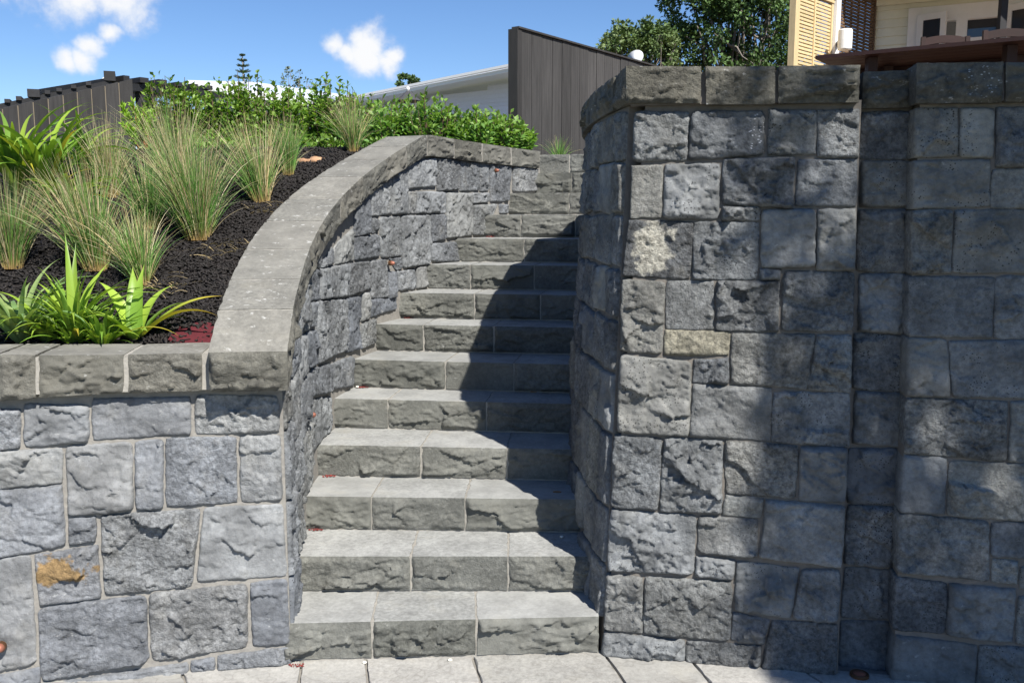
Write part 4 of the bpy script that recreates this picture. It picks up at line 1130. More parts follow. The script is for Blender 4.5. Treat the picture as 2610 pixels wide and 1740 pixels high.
def leaf(px_hinge, px_edge, py_top, swing, zlow):
    u0, zt_ = hu(px_hinge, py_top)
    u1, _ = hu(px_edge, py_top)
    w = abs(u1 - u0) * 1.05
    d = (hd * math.cos(swing) * (1 if u1 > u0 else -1) + hn * math.sin(swing)).normalized()
    n_ = Vector((d.y, -d.x, 0))
    p = HZ(u0, 0, .07)
    bx = lambda nm, a0, a1, z0, z1, th, mat, par: mesh(nm, *hexa([p + d * a0 + n_ * th + Vector((0, 0, z0)), p + d * a1 + n_ * th + Vector((0, 0, z0)), p + d * a1 - n_ * th + Vector((0, 0, z0)), p + d * a0 - n_ * th + Vector((0, 0, z0))],
                                                      [p + d * a0 + n_ * th + Vector((0, 0, z1)), p + d * a1 + n_ * th + Vector((0, 0, z1)), p + d * a1 - n_ * th + Vector((0, 0, z1)), p + d * a0 - n_ * th + Vector((0, 0, z1))]), mat, par)
    dr = bx('door', 0, .07, zlow, zt_, .02, M['white'], house)
    bx('stile', w - .06, w, zlow, zt_, .02, M['white'], dr)
    bx('rail', .07, w - .06, zt_ - .07, zt_, .019, M['white'], dr)
    bx('rail', .07, w - .06, zlow, zlow + .2, .019, M['white'], dr)
    bx('pane', .07, w - .06, zlow + .2, zt_ - .07, .004, M['glass'], dr)
    bx('handle', w - .045, w - .02, zlow + 1.0, zlow + 1.12, .035, M['steel'], dr)


leaf(2341, 2415, 43, .35, 2.08)
leaf(2566, 2660, 18, .5, 2.08)
vp = at(2551, 100, 10.2)
mesh('veranda_post', *box(vp.x - .035, vp.x + .035, vp.y - .035, vp.y + .035, 2.03, zr + .05), M['pergola'], house)

# pine trellis panels
ta, tb = at(2027, 60, 10.0), at(2119, 60, 10.62)
td = Vector((tb.x - ta.x, tb.y - ta.y, 0))
TL = td.length
td.normalize()
tn = Vector((td.y, -td.x, 0))
tr = thing('trellis', 'golden pine slatted trellis screen beside the white post', 'trellis', (ta.x, ta.y, 2.03))
P_ = lambda s, z, o: Vector((ta.x, ta.y, 0)) + td * s + tn * o + Vector((0, 0, z))
tbox = lambda nm, s0, s1, z0, z1, o0, o1, mat, par: mesh(nm, *hexa([P_(s0, z0, o1), P_(s1, z0, o1), P_(s1, z0, o0), P_(s0, z0, o0)], [P_(s0, z1, o1), P_(s1, z1, o1), P_(s1, z1, o0), P_(s0, z1, o0)]), mat, par)
tbox('post', -.06, .035, 2.03, 4.35, -.04, .03, M['pine'], tr)
tbox('top_rail', .035, TL, 3.95, 4.0, -.03, .03, M['pine'], tr)
tbox('capping', .0, TL + .03, 4.0, 4.02, -.05, .05, M['pine'], tr)
tbox('stile', TL - .04, TL, 2.5, 3.95, -.02, .02, M['pine'], tr)
tbox('stile', TL * .48 - .012, TL * .48 + .012, 2.5, 3.95, .0085, .022, M['pine'], tr)
zs_ = 2.55
while zs_ < 3.93:
    tbox('slat', .035, TL - .04, zs_, zs_ + .025, -.008, .008, M['pine'], tr)
    zs_ += .0375
wp = thing('post', 'square white painted post between the golden and the brown trellis', 'post', tuple(P_(TL + .05, 2.03, 0)))
mesh('shaft', *hexa([P_(TL + .005, 2.03, .055), P_(TL + .11, 2.03, .055), P_(TL + .11, 2.03, -.05), P_(TL + .005, 2.03, -.05)], [P_(TL + .005, 4.6, .055), P_(TL + .11, 4.6, .055), P_(TL + .11, 4.6, -.05), P_(TL + .005, 4.6, -.05)]), M['white'], wp)
t2 = thing('trellis', 'brown close-slatted trellis in shade between white post and cream house', 'trellis', tuple(P_(TL + .9, 2.03, 0)))
T2L = TL + 1.12
tbox('stile', TL + .13, TL + .16, 2.3, 5.0, -.02, .02, M['brown_slat'], t2)
tbox('stile', T2L, T2L + .03, 2.3, 5.0, -.02, .02, M['brown_slat'], t2)
for q_ in range(1, 5):
    s_ = TL + .16 + q_ * .19
    tbox('upright_strip', s_ - .015, s_ + .015, 2.3, 5.0, -.022, -.0085, M['brown_slat'], t2)
zs_ = 2.5
while zs_ < 5.0:
    tbox('slat', TL + .16, T2L, zs_, zs_ + .027, -.008, .008, M['brown_slat'], t2)
    zs_ += .0375
sc_ = at(2154, 102, 10.35)
sp = thing('outdoor_speaker', 'white rounded outdoor speaker mounted on the white post', 'speaker', (sc_.x, sc_.y, sc_.z - .11))
mesh('cabinet', *lathe([(.02, -.112), (.066, -.108), (.074, -.096), (.076, 0), (.074, .096), (.068, .108), (.02, .112)], sc_, 26), M['plastic'], sp, smooth=False)
mesh('bracket', *bar(sc_ + Vector((-.02, .05, 0)), P_(TL + .06, sc_.z, .05), .03, .05), M['steel'], sp)

# table and chairs on the terrace
A_, B_ = at(2078, 142, 8.2), at(2720, 98, 7.15)
B_.z = A_.z
dt = Vector((B_.x - A_.x, B_.y - A_.y, 0))
TLn = dt.length
dt.normalize()
nt_ = Vector((-dt.y, dt.x, 0))
table = thing('outdoor_table', 'long dark red timber table seen from below on the terrace', 'table', (A_.x + .7, A_.y, 2.03))
Tp = lambda s, o, z: Vector((A_.x, A_.y, 0)) + dt * s + nt_ * o + Vector((0, 0, z))
for q_ in range(6):
    o0 = q_ * .155
    mesh('plank', *hexa([Tp(0, o0, A_.z - .03), Tp(TLn, o0, A_.z - .03), Tp(TLn, o0 + .147, A_.z - .03), Tp(0, o0 + .147, A_.z - .03)], [Tp(0, o0, A_.z), Tp(TLn, o0, A_.z), Tp(TLn, o0 + .147, A_.z), Tp(0, o0 + .147, A_.z)]), M['kwila'], table)
for o0 in (.86,):
    mesh('apron', *hexa([Tp(.1, o0, A_.z - .12), Tp(TLn - .1, o0, A_.z - .12), Tp(TLn - .1, o0 + .03, A_.z - .12), Tp(.1, o0 + .03, A_.z - .12)], [Tp(.1, o0, A_.z - .031), Tp(TLn - .1, o0, A_.z - .031), Tp(TLn - .1, o0 + .03, A_.z - .031), Tp(.1, o0 + .03, A_.z - .031)]), M['kwila'], table)
for s_ in (.42, TLn - .4):
    for o0 in (.2, .78):
        p = Tp(s_, o0, 0)
        mesh('leg', *box(p.x - .04, p.x + .04, p.y - .04, p.y + .04, 2.03, A_.z - .032), M['kwila'], table)
bn = thing('bench', 'dark red timber bench under the terrace table', 'bench', tuple(Tp(1.1, -.25, 2.03)))
mesh('seat', *hexa([Tp(.85, -.35, 2.62), Tp(TLn, -.35, 2.62), Tp(TLn, -.02, 2.62), Tp(.85, -.02, 2.62)], [Tp(.85, -.35, 2.66), Tp(TLn, -.35, 2.66), Tp(TLn, -.02, 2.66), Tp(.85, -.02, 2.66)]), M['kwila'], bn)
for s_ in (1.0, TLn - .2):
    for o0 in (-.3, -.08):
        p = Tp(s_, o0, 0)
        mesh('leg', *box(p.x - .03, p.x + .03, p.y - .03, p.y + .03, 2.03, 2.62), M['kwila'], bn)


def chair(px0, px1, py, Y, label):
    a, b = at(px0, py, Y), at(px1, py, Y)
    d = Vector((b.x - a.x, b.y - a.y - .05, 0)).normalized()
    w = (b - a).length
    n_ = Vector((-d.y, d.x, 0))
    ch = thing('chair', label, 'chair', ((a.x + b.x) / 2, a.y, 2.03), 'timber chairs at the terrace table')
    C = lambda s, o, z: Vector((a.x, a.y, 0)) + d * s + n_ * o + Vector((0, 0, z))
    for s_ in (0, w - .04):
        mesh('back_post', *hexa([C(s_, 0, 2.03), C(s_ + .04, 0, 2.03), C(s_ + .04, .04, 2.03), C(s_, .04, 2.03)], [C(s_, 0, a.z + .01), C(s_ + .04, 0, a.z + .01), C(s_ + .04, .04, a.z + .01), C(s_, .04, a.z + .01)]), M['kwila'], ch)
        mesh('leg', *hexa([C(s_, -.45, 2.03), C(s_ + .04, -.45, 2.03), C(s_ + .04, -.41, 2.03), C(s_, -.41, 2.03)], [C(s_, -.45, 2.7), C(s_ + .04, -.45, 2.7), C(s_ + .04, -.41, 2.7), C(s_, -.41, 2.7)]), M['kwila'], ch)
        mesh('arm_rest', *hexa([C(s_ - .01, -.45, 2.7), C(s_ + .05, -.45, 2.7), C(s_ + .05, .0, 2.7), C(s_ - .01, .0, 2.7)], [C(s_ - .01, -.45, 2.725), C(s_ + .05, -.45, 2.725), C(s_ + .05, .0, 2.725), C(s_ - .01, .0, 2.725)]), M['kwila'], ch)
    parts = []
    K = 8
    for q_ in range(K):
        s0, s1 = .04 + (w - .08) * q_ / K, .04 + (w - .08) * (q_ + 1) / K
        ar = lambda s: .035 * (1 - ((s - w / 2) / (w / 2)) ** 2)
        parts.append(hexa([C(s0, .008, a.z - .085 + ar(s0)), C(s1, .008, a.z - .085 + ar(s1)), C(s1, .032, a.z - .085 + ar(s1)), C(s0, .032, a.z - .085 + ar(s0))],
                          [C(s0, .008, a.z - .012 + ar(s0)), C(s1, .008, a.z - .012 + ar(s1)), C(s1, .032, a.z - .012 + ar(s1)), C(s0, .032, a.z - .012 + ar(s0))]))
    mesh('top_rail', *join(parts), M['kwila'], ch)
    for q_ in range(5):
        s0 = .07 + (w - .17) * q_ / 4
        mesh('back_slat', *hexa([C(s0, .012, 2.48), C(s0 + .03, .012, 2.48), C(s0 + .03, .028, 2.48), C(s0, .028, 2.48)], [C(s0, .012, a.z - .06), C(s0 + .03, .012, a.z - .06), C(s0 + .03, .028, a.z - .06), C(s0, .028, a.z - .06)]), M['kwila'], ch)
    mesh('seat', *hexa([C(0, -.45, 2.44), C(w, -.45, 2.44), C(w, .0, 2.44), C(0, .0, 2.44)], [C(0, -.45, 2.48), C(w, -.45, 2.48), C(w, .0, 2.48), C(0, .0, 2.48)]), M['kwila'], ch)


chair(2350, 2468, 97, 9.6, 'dark timber chair back showing before the first open French door')
chair(2508, 2642, 80, 9.0, 'dark timber chair back at the right edge of the frame')

# copper lights set in the wall, drain cap, leaf litter
def wall_light(p, n, label, r=.0135):
    o = thing('wall_light', label, 'wall light', tuple(p), 'copper wall lights')
    p, n = Vector(p), Vector(n).normalized()
    mesh('dome', *lathe([(r, -.01), (r, .006), (r * .9, .014), (r * .6, .021), (r * .15, .024)], p, 14, n), M['copper'], o, smooth=True)
    mesh('collar', *lathe([(r * 1.15, -.012), (r * 1.15, .003), (r * .9, .004)], p, 14, n), M['brass'], o)


for s_, z_, lab in ((3.346, 1.948, 'small copper light under the far end of the curved coping'), (2.062, 1.382, 'small copper light midway along the curved wall'), (0.686, 0.805, 'small copper light low on the curved wall beside the fourth step')):
    p0_, p1_ = curve_face(s_, z_, 0.026), curve_face(s_, z_, 0.1)
    wall_light(p0_, p1_ - p0_, lab, .0125)
p0_, p1_ = left_face(-0.995, 0.153, 0.026), left_face(-0.995, 0.153, 0.1)
wall_light(p0_, p1_ - p0_, 'copper light at the bottom left of the front garden wall', .016)
dc = (1.262, 3.15, 0.0)
dr = thing('drain_cap', 'round brown drain cap on the paving in the wall slot', 'drain cap', dc)
mesh('rim', *lathe([(.034, -.01), (.034, .008), (.03, .011), (.026, .009)], dc, 24), M['brass'], dr)
mesh('cap', *lathe([(.025, -.01), (.025, .008), (.012, .013), (.004, .015)], dc, 20), M['copper'], dr)


def litter(name, p, n, rad, mat, label, cat, size=.006, group=None):
    V, Fs = [], []
    q_ = random.Random(int(abs(p[0]) * 1000) + n)
    for _ in range(n):
        a = q_.uniform(0, 6.28)
        r_ = rad * math.sqrt(q_.random())
        c_ = Vector((p[0] + math.cos(a) * r_ * 1.8, p[1] + math.sin(a) * r_ * .7, p[2] + .001 + q_.uniform(0, .004)))
        t_ = q_.uniform(0, 6.28)
        s_ = size * q_.uniform(.5, 1.3)
        u_, v_ = Vector((math.cos(t_), math.sin(t_), q_.uniform(-.3, .3))) * s_, Vector((-math.sin(t_), math.cos(t_), q_.uniform(-.3, .3))) * s_ * .6
        n0 = len(V)
        V += [tuple(c_ + k_) for k_ in (-u_, v_, u_, -v_)] + [tuple(c_ + Vector((0, 0, .0025)))]
        Fs += [(n0, n0 + 1, n0 + 4), (n0 + 1, n0 + 2, n0 + 4), (n0 + 2, n0 + 3, n0 + 4), (n0 + 3, n0, n0 + 4)]
    return tag(mesh(name, V, Fs, mat), label, cat, group)


G_ = 'leaf litter swept into the step corners'
for i_, dx_, lab in ((0, -.005, 'red leaf litter on the paving by the left wall corner'), (2, .02, 'red leaf litter in the left corner of the second step'), (3, .03, 'red leaf litter in the left corner of the third step'),
                     (5, .06, 'red leaf litter in the left corner of the fifth step'), (7, .1, 'red leaf litter in the left corner of the seventh step'), (10, .14, 'red leaf litter in the left corner of the tenth step')):
    if i_ == 0:
        p = (-.8, 3.225, .001)
    else:
        x_, y_, _a = STEP_AT[i_ + 1]
        p = (x_ + .045, y_ - .014, RISE * i_ + .002)
    litter('leaf_litter', p, 26, .017, M['red_litter'], lab, 'leaf litter', .006, G_)


def dry_leaf(p, label, mat, size, group='bits dropped on the steps'):
    V = []
    for a in range(7):
        t_ = a / 6
        w_ = math.sin(math.pi * t_) * .4
        V += [(p[0] + (t_ - .5) * size * 2, p[1] - w_ * size, p[2] + .004 + .006 * (t_ - .5) ** 2), (p[0] + (t_ - .5) * size * 2, p[1], p[2] + .0015), (p[0] + (t_ - .5) * size * 2, p[1] + w_ * size, p[2] + .006)]
    Fs = [(3 * a + b, 3 * a + b + 1, 3 * a + b + 4, 3 * a + b + 3) for a in range(6) for b in range(2)]
    tag(mesh('fallen_leaf', V, Fs, mat), label, 'leaf', group)


def tread_pt(px, py, i_):
    d = at(px, py, 1.0) - Vector((0, 0, EYE))
    k_ = (RISE * i_ - EYE) / d.z
    q_ = d * k_
    return (q_.x, q_.y, RISE * i_)


dry_leaf(tread_pt(1420, 1255, 3), 'curled brown leaf on the shaded third step', M['dry_leaf'], .018)
dry_leaf(tread_pt(1360, 1000, 5), 'curled brown leaf on the shaded fifth step', M['dry_leaf'], .016)
dry_leaf(tread_pt(1400, 816, 7), 'curled brown leaf on the shaded seventh step', M['dry_leaf'], .018)
for px, py, i_, lab in ((1432, 1369, 2, 'pale pebble on the shaded end of the second step'), (929, 1689, 0, 'pale pebble on the paving before the bottom step'), (1147, 1683, 0, 'yellowish pebble on the paving before the bottom step'), (862, 1000, 6, 'pale pebble at the left end of the fifth step')):
    p = Vector(tread_pt(px, py, i_)) if i_ != 6 else Vector((STEP_AT[6][0] + .02, STEP_AT[6][1] - .02, .755))
    mesh_ = mesh('pebble', *lathe([(.002, 0), (.008, .0015), (.0095, .004), (.006, .0075), (.001, .0085)], p, 9), M['pale_pebble'], smooth=True)
    tag(mesh_, lab, 'pebble', 'pebbles on steps and paving')

# ------------------------------------------------------------------ planting
def on_soil(px, py):
    """where the line of sight of the survey pixel meets the garden bed"""
    d = at(px, py, 1.0) - Vector((0, 0, EYE))
    y = 3.3
    while y < 9.5:
        p = Vector((0, 0, EYE)) + d * (y / d.y)
        if p.z <= float(soil(p.x, p.y)):
            break
        y += 0.01
    return Vector((p.x, p.y, float(soil(p.x, p.y))))


def strips(P, Wd, side):
    """P (n,k,3) centre lines, Wd (n,k) half widths, side (n,k,3) -> flat ribbons"""
    n, k, _ = P.shape
    L, Rr = P - side * Wd[..., None], P + side * Wd[..., None]
    V = np.stack([L, Rr], 2).reshape(-1, 3)
    b = (np.arange(n) * k * 2)[:, None] + (np.arange(k - 1) * 2)[None, :]
    F_ = np.stack([b, b + 1, b + 3, b + 2], -1).reshape(-1, 4)
    return V, F_


def norm(a):
    return a / (np.linalg.norm(a, axis=-1, keepdims=True) + 1e-9)


GREENS = np.array([(.11, .27, .045), (.15, .31, .065), (.085, .22, .04), (.2, .3, .1)])
STRAW = np.array([(.56, .46, .26), (.5, .39, .2), (.6, .53, .34)])


def tussock(px, py, h, label, n=520, lean=(0, 0), spread=0.42, straw=0.3, seed=0, scale_w=1.0, base_p=None):
    rs = np.random.default_rng(seed + 31)
    b = on_soil(px, py) if base_p is None else base_p
    th = thing('grass_tussock', label, 'tussock', tuple(b), 'tussock grasses on the mulched slope')
    K = 8
    t = np.linspace(0, 1, K)[None, :, None]
    az = rs.uniform(0, 2 * np.pi, n)
    rad = 0.05 * np.sqrt(rs.random(n)) * h / 0.5
    tilt = np.abs(rs.normal(0, spread, n))
    out = np.stack([np.cos(az), np.sin(az), np.zeros(n)], -1)
    d0 = norm(out * np.sin(tilt * .55)[:, None] + np.array([lean[0] * .5, lean[1] * .5, 1.0]) * np.cos(tilt * .55)[:, None] + rs.normal(0, .05, (n, 3)))
    L = h * rs.uniform(.45, 1.12, n)
    bend = np.clip(rs.normal(.2, .2, n), .02, 1.0) * (0.6 + tilt)
    bo = norm(out + np.array([lean[0] * 1.6, lean[1] * 1.6, 0]) + rs.normal(0, .35, (n, 3)) * [1, 1, 0])
    P = np.array(b)[None, None, :] + (out * rad[:, None])[:, None, :] + d0[:, None, :] * (L[:, None, None] * t) + bo[:, None, :] * ((L * bend)[:, None, None] * t ** 2.2) \
        - np.array([0, 0, 1.0]) * ((L * bend * .45)[:, None, None] * t ** 3)
    P[..., 2] = np.maximum(P[..., 2], soil(P[..., 0], P[..., 1]) + .004)
    sd = norm(np.cross(d0, rs.normal(size=(n, 3))))[:, None, :].repeat(K, 1)
    W = (.00145 * scale_w * rs.uniform(.6, 1.25, n))[:, None] * (1 - .85 * t[..., 0] ** 1.6)
    V, F_ = strips(P, W, sd)
    g = GREENS[rs.integers(0, 4, n)] * rs.uniform(.75, 1.2, n)[:, None]
    s = STRAW[rs.integers(0, 3, n)] * rs.uniform(.7, 1.1, n)[:, None]
    dead = (rs.random(n) < straw)[:, None]
    body = np.where(dead, s, g)
    tipm = np.clip((t[..., 0] - rs.uniform(.5, 1.05, n)[:, None]) * 4, 0, 1)[..., None]
    basem = np.clip(1 - t[..., 0] * rs.uniform(3, 7, n)[:, None], 0, 1)[..., None]
    C = body[:, None, :] * (1 - tipm) + s[:, None, :] * tipm
    C = C * (1 - basem) + np.array([.4, .27, .11]) * basem
    C = np.repeat(C[:, :, None, :], 2, 2).reshape(-1, 3)
    mesh('blades', V, F_, M['grass'], th, col=C)
    return th


tussock(505, 614, .55, 'largest tussock grass, in the middle of the slope beside the bare mulch', 1000, (-.18, 0), .36, .32, 1, 1.2)
tussock(666, 520, .45, 'tussock grass with straw tips on the upper slope near the coping', 620, (-.24, 0), .36, .4, 2, 1.2)
tussock(735, 449, .34, 'narrow upright green tussock just before the low leafy shrubs', 360, (-.02, 0), .16, .12, 3, 1.2)
tussock(361, 728, .36, 'tussock grass directly behind the broad-leaved lily', 560, (-.3, 0), .38, .36, 4, 1.2)
tussock(245, 690, .5, 'left-leaning tussock grass left of centre on the slope', 760, (-.28, .0), .34, .38, 5, 1.2)
tussock(385, 585, .38, 'small tussock grass left of the largest one', 420, (-.14, 0), .36, .25, 6, 1.2)
tussock(34, 686, .42, 'tussock grass at the left edge of the frame', 640, (.08, 0), .26, .36, 7, 1.2)
tussock(283, 505, .42, 'straw-brown tussock grass before the dark board fence', 480, (-.06, 0), .26, .55, 8, 1.2)
tussock(900, 388, .33, 'rounded tussock grass beside the top of the sloping coping', 560, (-.12, 0), .38, .3, 9, 1.2)
tussock(455, 490, .5, 'tussock grass behind the largest one', 560, (-.14, 0), .36, .32, 11, 1.2)
tf_b = at(1425, 390, 7.42)
tf_b.z = 2.06
tussock(0, 0, .2, 'small green grass tuft on the landing before the tall fence', 170, (-.02, 0), .6, .05, 10, 1.4, tf_b)


def strap_plant(name, px, py, leaves, label, cat, group=None, base_p=None, mat='strap'):
    """leaves: (azimuth deg, length, half width, rise deg, droop, colour, tip colour)"""
    b = on_soil(px, py) if base_p is None else Vector(base_p)
    th = thing(name, label, cat, tuple(b), group)
    K = 13
    big = 1.12 if name != 'flax_plant' else 1.0
    leaves = [(az, L * big, w * big, el, droop * 1.1, c0, c1) for az, L, w, el, droop, c0, c1 in leaves]
    for i, (az, L, w, el, droop, c0, c1) in enumerate(leaves):
        rs = np.random.default_rng(i + int(abs(px)) * 7)
        a, e = math.radians(az), math.radians(el)
        t = np.linspace(0, 1, K)
        d = np.array([math.cos(a), math.sin(a), 0])
        ang = e - droop * t ** 1.5
        step = L / (K - 1)
        hx = np.r_[0, np.cumsum(np.cos(ang[:-1]) * step)]
        hz = np.r_[0, np.cumsum(np.sin(ang[:-1]) * step)]
        C = np.array(b)[None] + d[None] * (hx[:, None] + .012) + np.array([0, 0, 1.0])[None] * hz[:, None]
        tw = rs.normal(0, .25) * t
        C[:, 2] = np.maximum(C[:, 2], soil(C[:, 0], C[:, 1]) + .012)
        sd0 = np.array([-d[1], d[0], 0])
        nv = np.stack([-np.sin(ang) * d[0], -np.sin(ang) * d[1], np.cos(ang)], -1)
        sd = sd0[None] * np.cos(tw)[:, None] + nv * np.sin(tw)[:, None]
        ww = w * (np.sin(np.clip(t * .93 + .07, 0, 1) ** .62 * math.pi) ** .75 * .85 + .15 * (1 - t)) * (1 - t ** 7)
        up_ = np.cross(sd, np.gradient(C, axis=0))
        up_ = norm(up_)
        up_ *= np.sign(up_[:, 2:3] + 1e-6)
        Lf_, Rt = C - sd * ww[:, None] + up_ * (ww * .35)[:, None], C + sd * ww[:, None] + up_ * (ww * .35)[:, None]
        V = np.stack([Lf_, C, Rt], 1).reshape(-1, 3)
        F_ = np.array([(3 * k + j, 3 * k + j + 1, 3 * k + j + 4, 3 * k + j + 3) for k in range(K - 1) for j in range(2)])
        col = np.array(c0)[None] * (1 - t[:, None] ** 2.5) + np.array(c1)[None] * t[:, None] ** 2.5
        col = col * rs.uniform(.85, 1.15)
        base_w = np.clip(1 - t * 5, 0, 1)[:, None]
        col = col * (1 - base_w * .6) + np.array([.3, .36, .14]) * base_w * .6
        mesh('leaf', V, F_, M[mat], th, smooth=True, col=np.repeat(col, 3, 0))
    return th


YG, DG, PG, YL, BR = (.27, .39, .05), (.16, .29, .04), (.24, .32, .12), (.5, .38, .04), (.45, .3, .15)
rg = random.Random(77)


def fan(n, L, w, el, droop, cols, az=(0, 360), tip=None):
    out = []
    for k in range(n):
        c = rg.choice(cols)
        out.append((az[0] + (az[1] - az[0]) * (k + rg.random() * .8) / n, L * rg.uniform(.65, 1.1), w * rg.uniform(.75, 1.15), el + rg.uniform(-16, 14), droop * rg.uniform(.6, 1.35), c, tip or c))
    return out


PG2 = (.17, .28, .1)
strap_plant('strap_leaf_plant', 52, 880, fan(16, .36, .013, 62, 1.5, [PG, PG2]) + fan(18, .3, .0125, 70, 1.3, [PG, PG2, (.2, .3, .11)]) + [(205, .34, .015, 72, 1.7, PG, PG), (165, .38, .016, 70, 1.5, PG2, PG), (25, .36, .014, 64, 1.5, PG2, PG), (75, .38, .015, 78, 1.1, PG, PG), (40, .42, .016, 72, 1.7, PG2, PG2),
            (280, .24, .011, 60, 1.3, PG, PG), (320, .28, .012, 62, 1.4, PG, PG), (240, .26, .012, 65, 1.4, PG2, PG)],
            'pale grey-green strap-leaved plant in the front left corner of the bed', 'plant', 'strap-leaved plants along the front of the bed')
strap_plant('strap_leaf_plant', 190, 882, fan(26, .34, .0085, 66, 1.6, [YG, DG]) + fan(40, .3, .0085, 77, 1.2, [YG, DG, (.15, .27, .04), (.18, .3, .05)]) + fan(20, .2, .008, 45, .9, [YG, DG]) + [(120, .4, .015, 88, .45, YG, DG), (100, .36, .016, 84, .35, YG, DG), (60, .32, .014, 78, .7, YG, YG), (20, .4, .013, 66, 1.7, (.16, .25, .07), YG),
            (205, .22, .009, 40, .8, YG, YL), (330, .2, .008, 25, .7, YG, YG), (10, .36, .013, 60, 1.3, DG, YG), (150, .3, .012, 70, 1.0, YG, YG), (300, .2, .01, 50, 1.5, (.4, .4, .06), YL)],
            'upright narrow-leaved plant in the middle of the front bed', 'plant', 'strap-leaved plants along the front of the bed')
strap_plant('strap_leaf_plant', 122, 876, fan(22, .26, .0095, 60, 1.5, [YG, PG2, DG]) + fan(16, .2, .008, 45, 1.1, [YG, DG]) + [(170, .32, .014, 70, 1.6, YG, YG), (20, .3, .013, 66, 1.5, PG2, YG)],
            'low arching strap-leaved plant right of the pale grey-green one', 'plant', 'strap-leaved plants along the front of the bed')
strap_plant('strap_leaf_plant', 262, 884, fan(26, .24, .0085, 62, 1.4, [YG, DG, (.2, .33, .05)]) + fan(18, .18, .007, 42, 1.0, [YG, DG]) + [(350, .3, .009, 35, 1.2, (.4, .4, .06), YL), (160, .28, .012, 72, 1.1, YG, YG)],
            'low grassy strap-leaved plant left of the lily', 'plant', 'strap-leaved plants along the front of the bed')
lily = strap_plant('lily_plant', 345, 872, [(150, .27, .026, 70, .9, YG, YG), (110, .28, .028, 78, .6, (.17, .29, .05), YG), (60, .26, .027, 70, 1.0, YG, YG), (30, .24, .024, 58, 1.1, (.2, .33, .07), YG), (200, .24, .024, 58, 1.5, YG, YG), (0, .2, .02, 50, 1.1, DG, DG),
                                 (80, .27, .026, 84, .4, DG, YG), (255, .15, .018, 55, 1.3, YG, YG), (12, .33, .02, 46, .8, YG, (.6, .42, .05)), (-4, .33, .021, 44, 1.25, (.42, .42, .05), (.62, .4, .06)), (185, .2, .016, 36, .9, YG, YL), (130, .2, .022, 50, .8, DG, YG), (45, .18, .02, 45, .8, DG, YG),
                                 (225, .2, .02, 62, 1.4, DG, YG), (310, .14, .016, 50, 1.3, YG, YG), (170, .3, .02, 48, 1.0, (.14, .24, .06), YG)],
            'broad-leaved lily with a yellowing leaf reaching right towards the coping', 'plant')
for k_, (px, py, n_, L_, lab) in enumerate(((45, 500, 36, .66, 'big arching strap-leaved clump at the far left before the fence'), (125, 510, 44, .66, 'big arching strap-leaved clump left of the straw-brown tussock'), (215, 455, 18, .48, 'smaller strap-leaved clump near the end of the dark fence'), (180, 540, 20, .34, 'low strap-leaved clump behind the left-leaning tussock'))):
    strap_plant('flax_plant', px, py, fan(n_, L_, .02, 76, 1.8, [YG, DG, (.16, .28, .045), (.12, .24, .035)]) + fan(5, L_ * .9, .018, 58, 1.5, [(.4, .36, .06), YG], tip=YL), lab, 'plant', 'arching strap-leaved clumps before the fence')


# ---- leaves and woody plants
def leaves_mesh(P, D, Nn, size, width, cols, rs):
    """n leaves at P growing along D with face normal Nn: folded, pointed, five vertices each"""
    n = len(P)
    D = norm(D)
    S = norm(np.cross(D, Nn))
    U_ = norm(np.cross(S, D))
    L = size[:, None]
    w = L * width
    V = np.stack([P, P + D * L * .5 - S * w + U_ * w * .3, P + D * L * .55, P + D * L * .5 + S * w + U_ * w * .3, P + D * L - U_ * L * .1], 1)
    V[:, 2] -= U_ * w * .1
    b = np.arange(n)[:, None] * 5
    F_ = np.concatenate([b + [0, 2, 1], b + [0, 3, 2], b + [1, 2, 4], b + [2, 3, 4]], 0)
    return V.reshape(-1, 3), F_, np.repeat(cols, 5, 0)


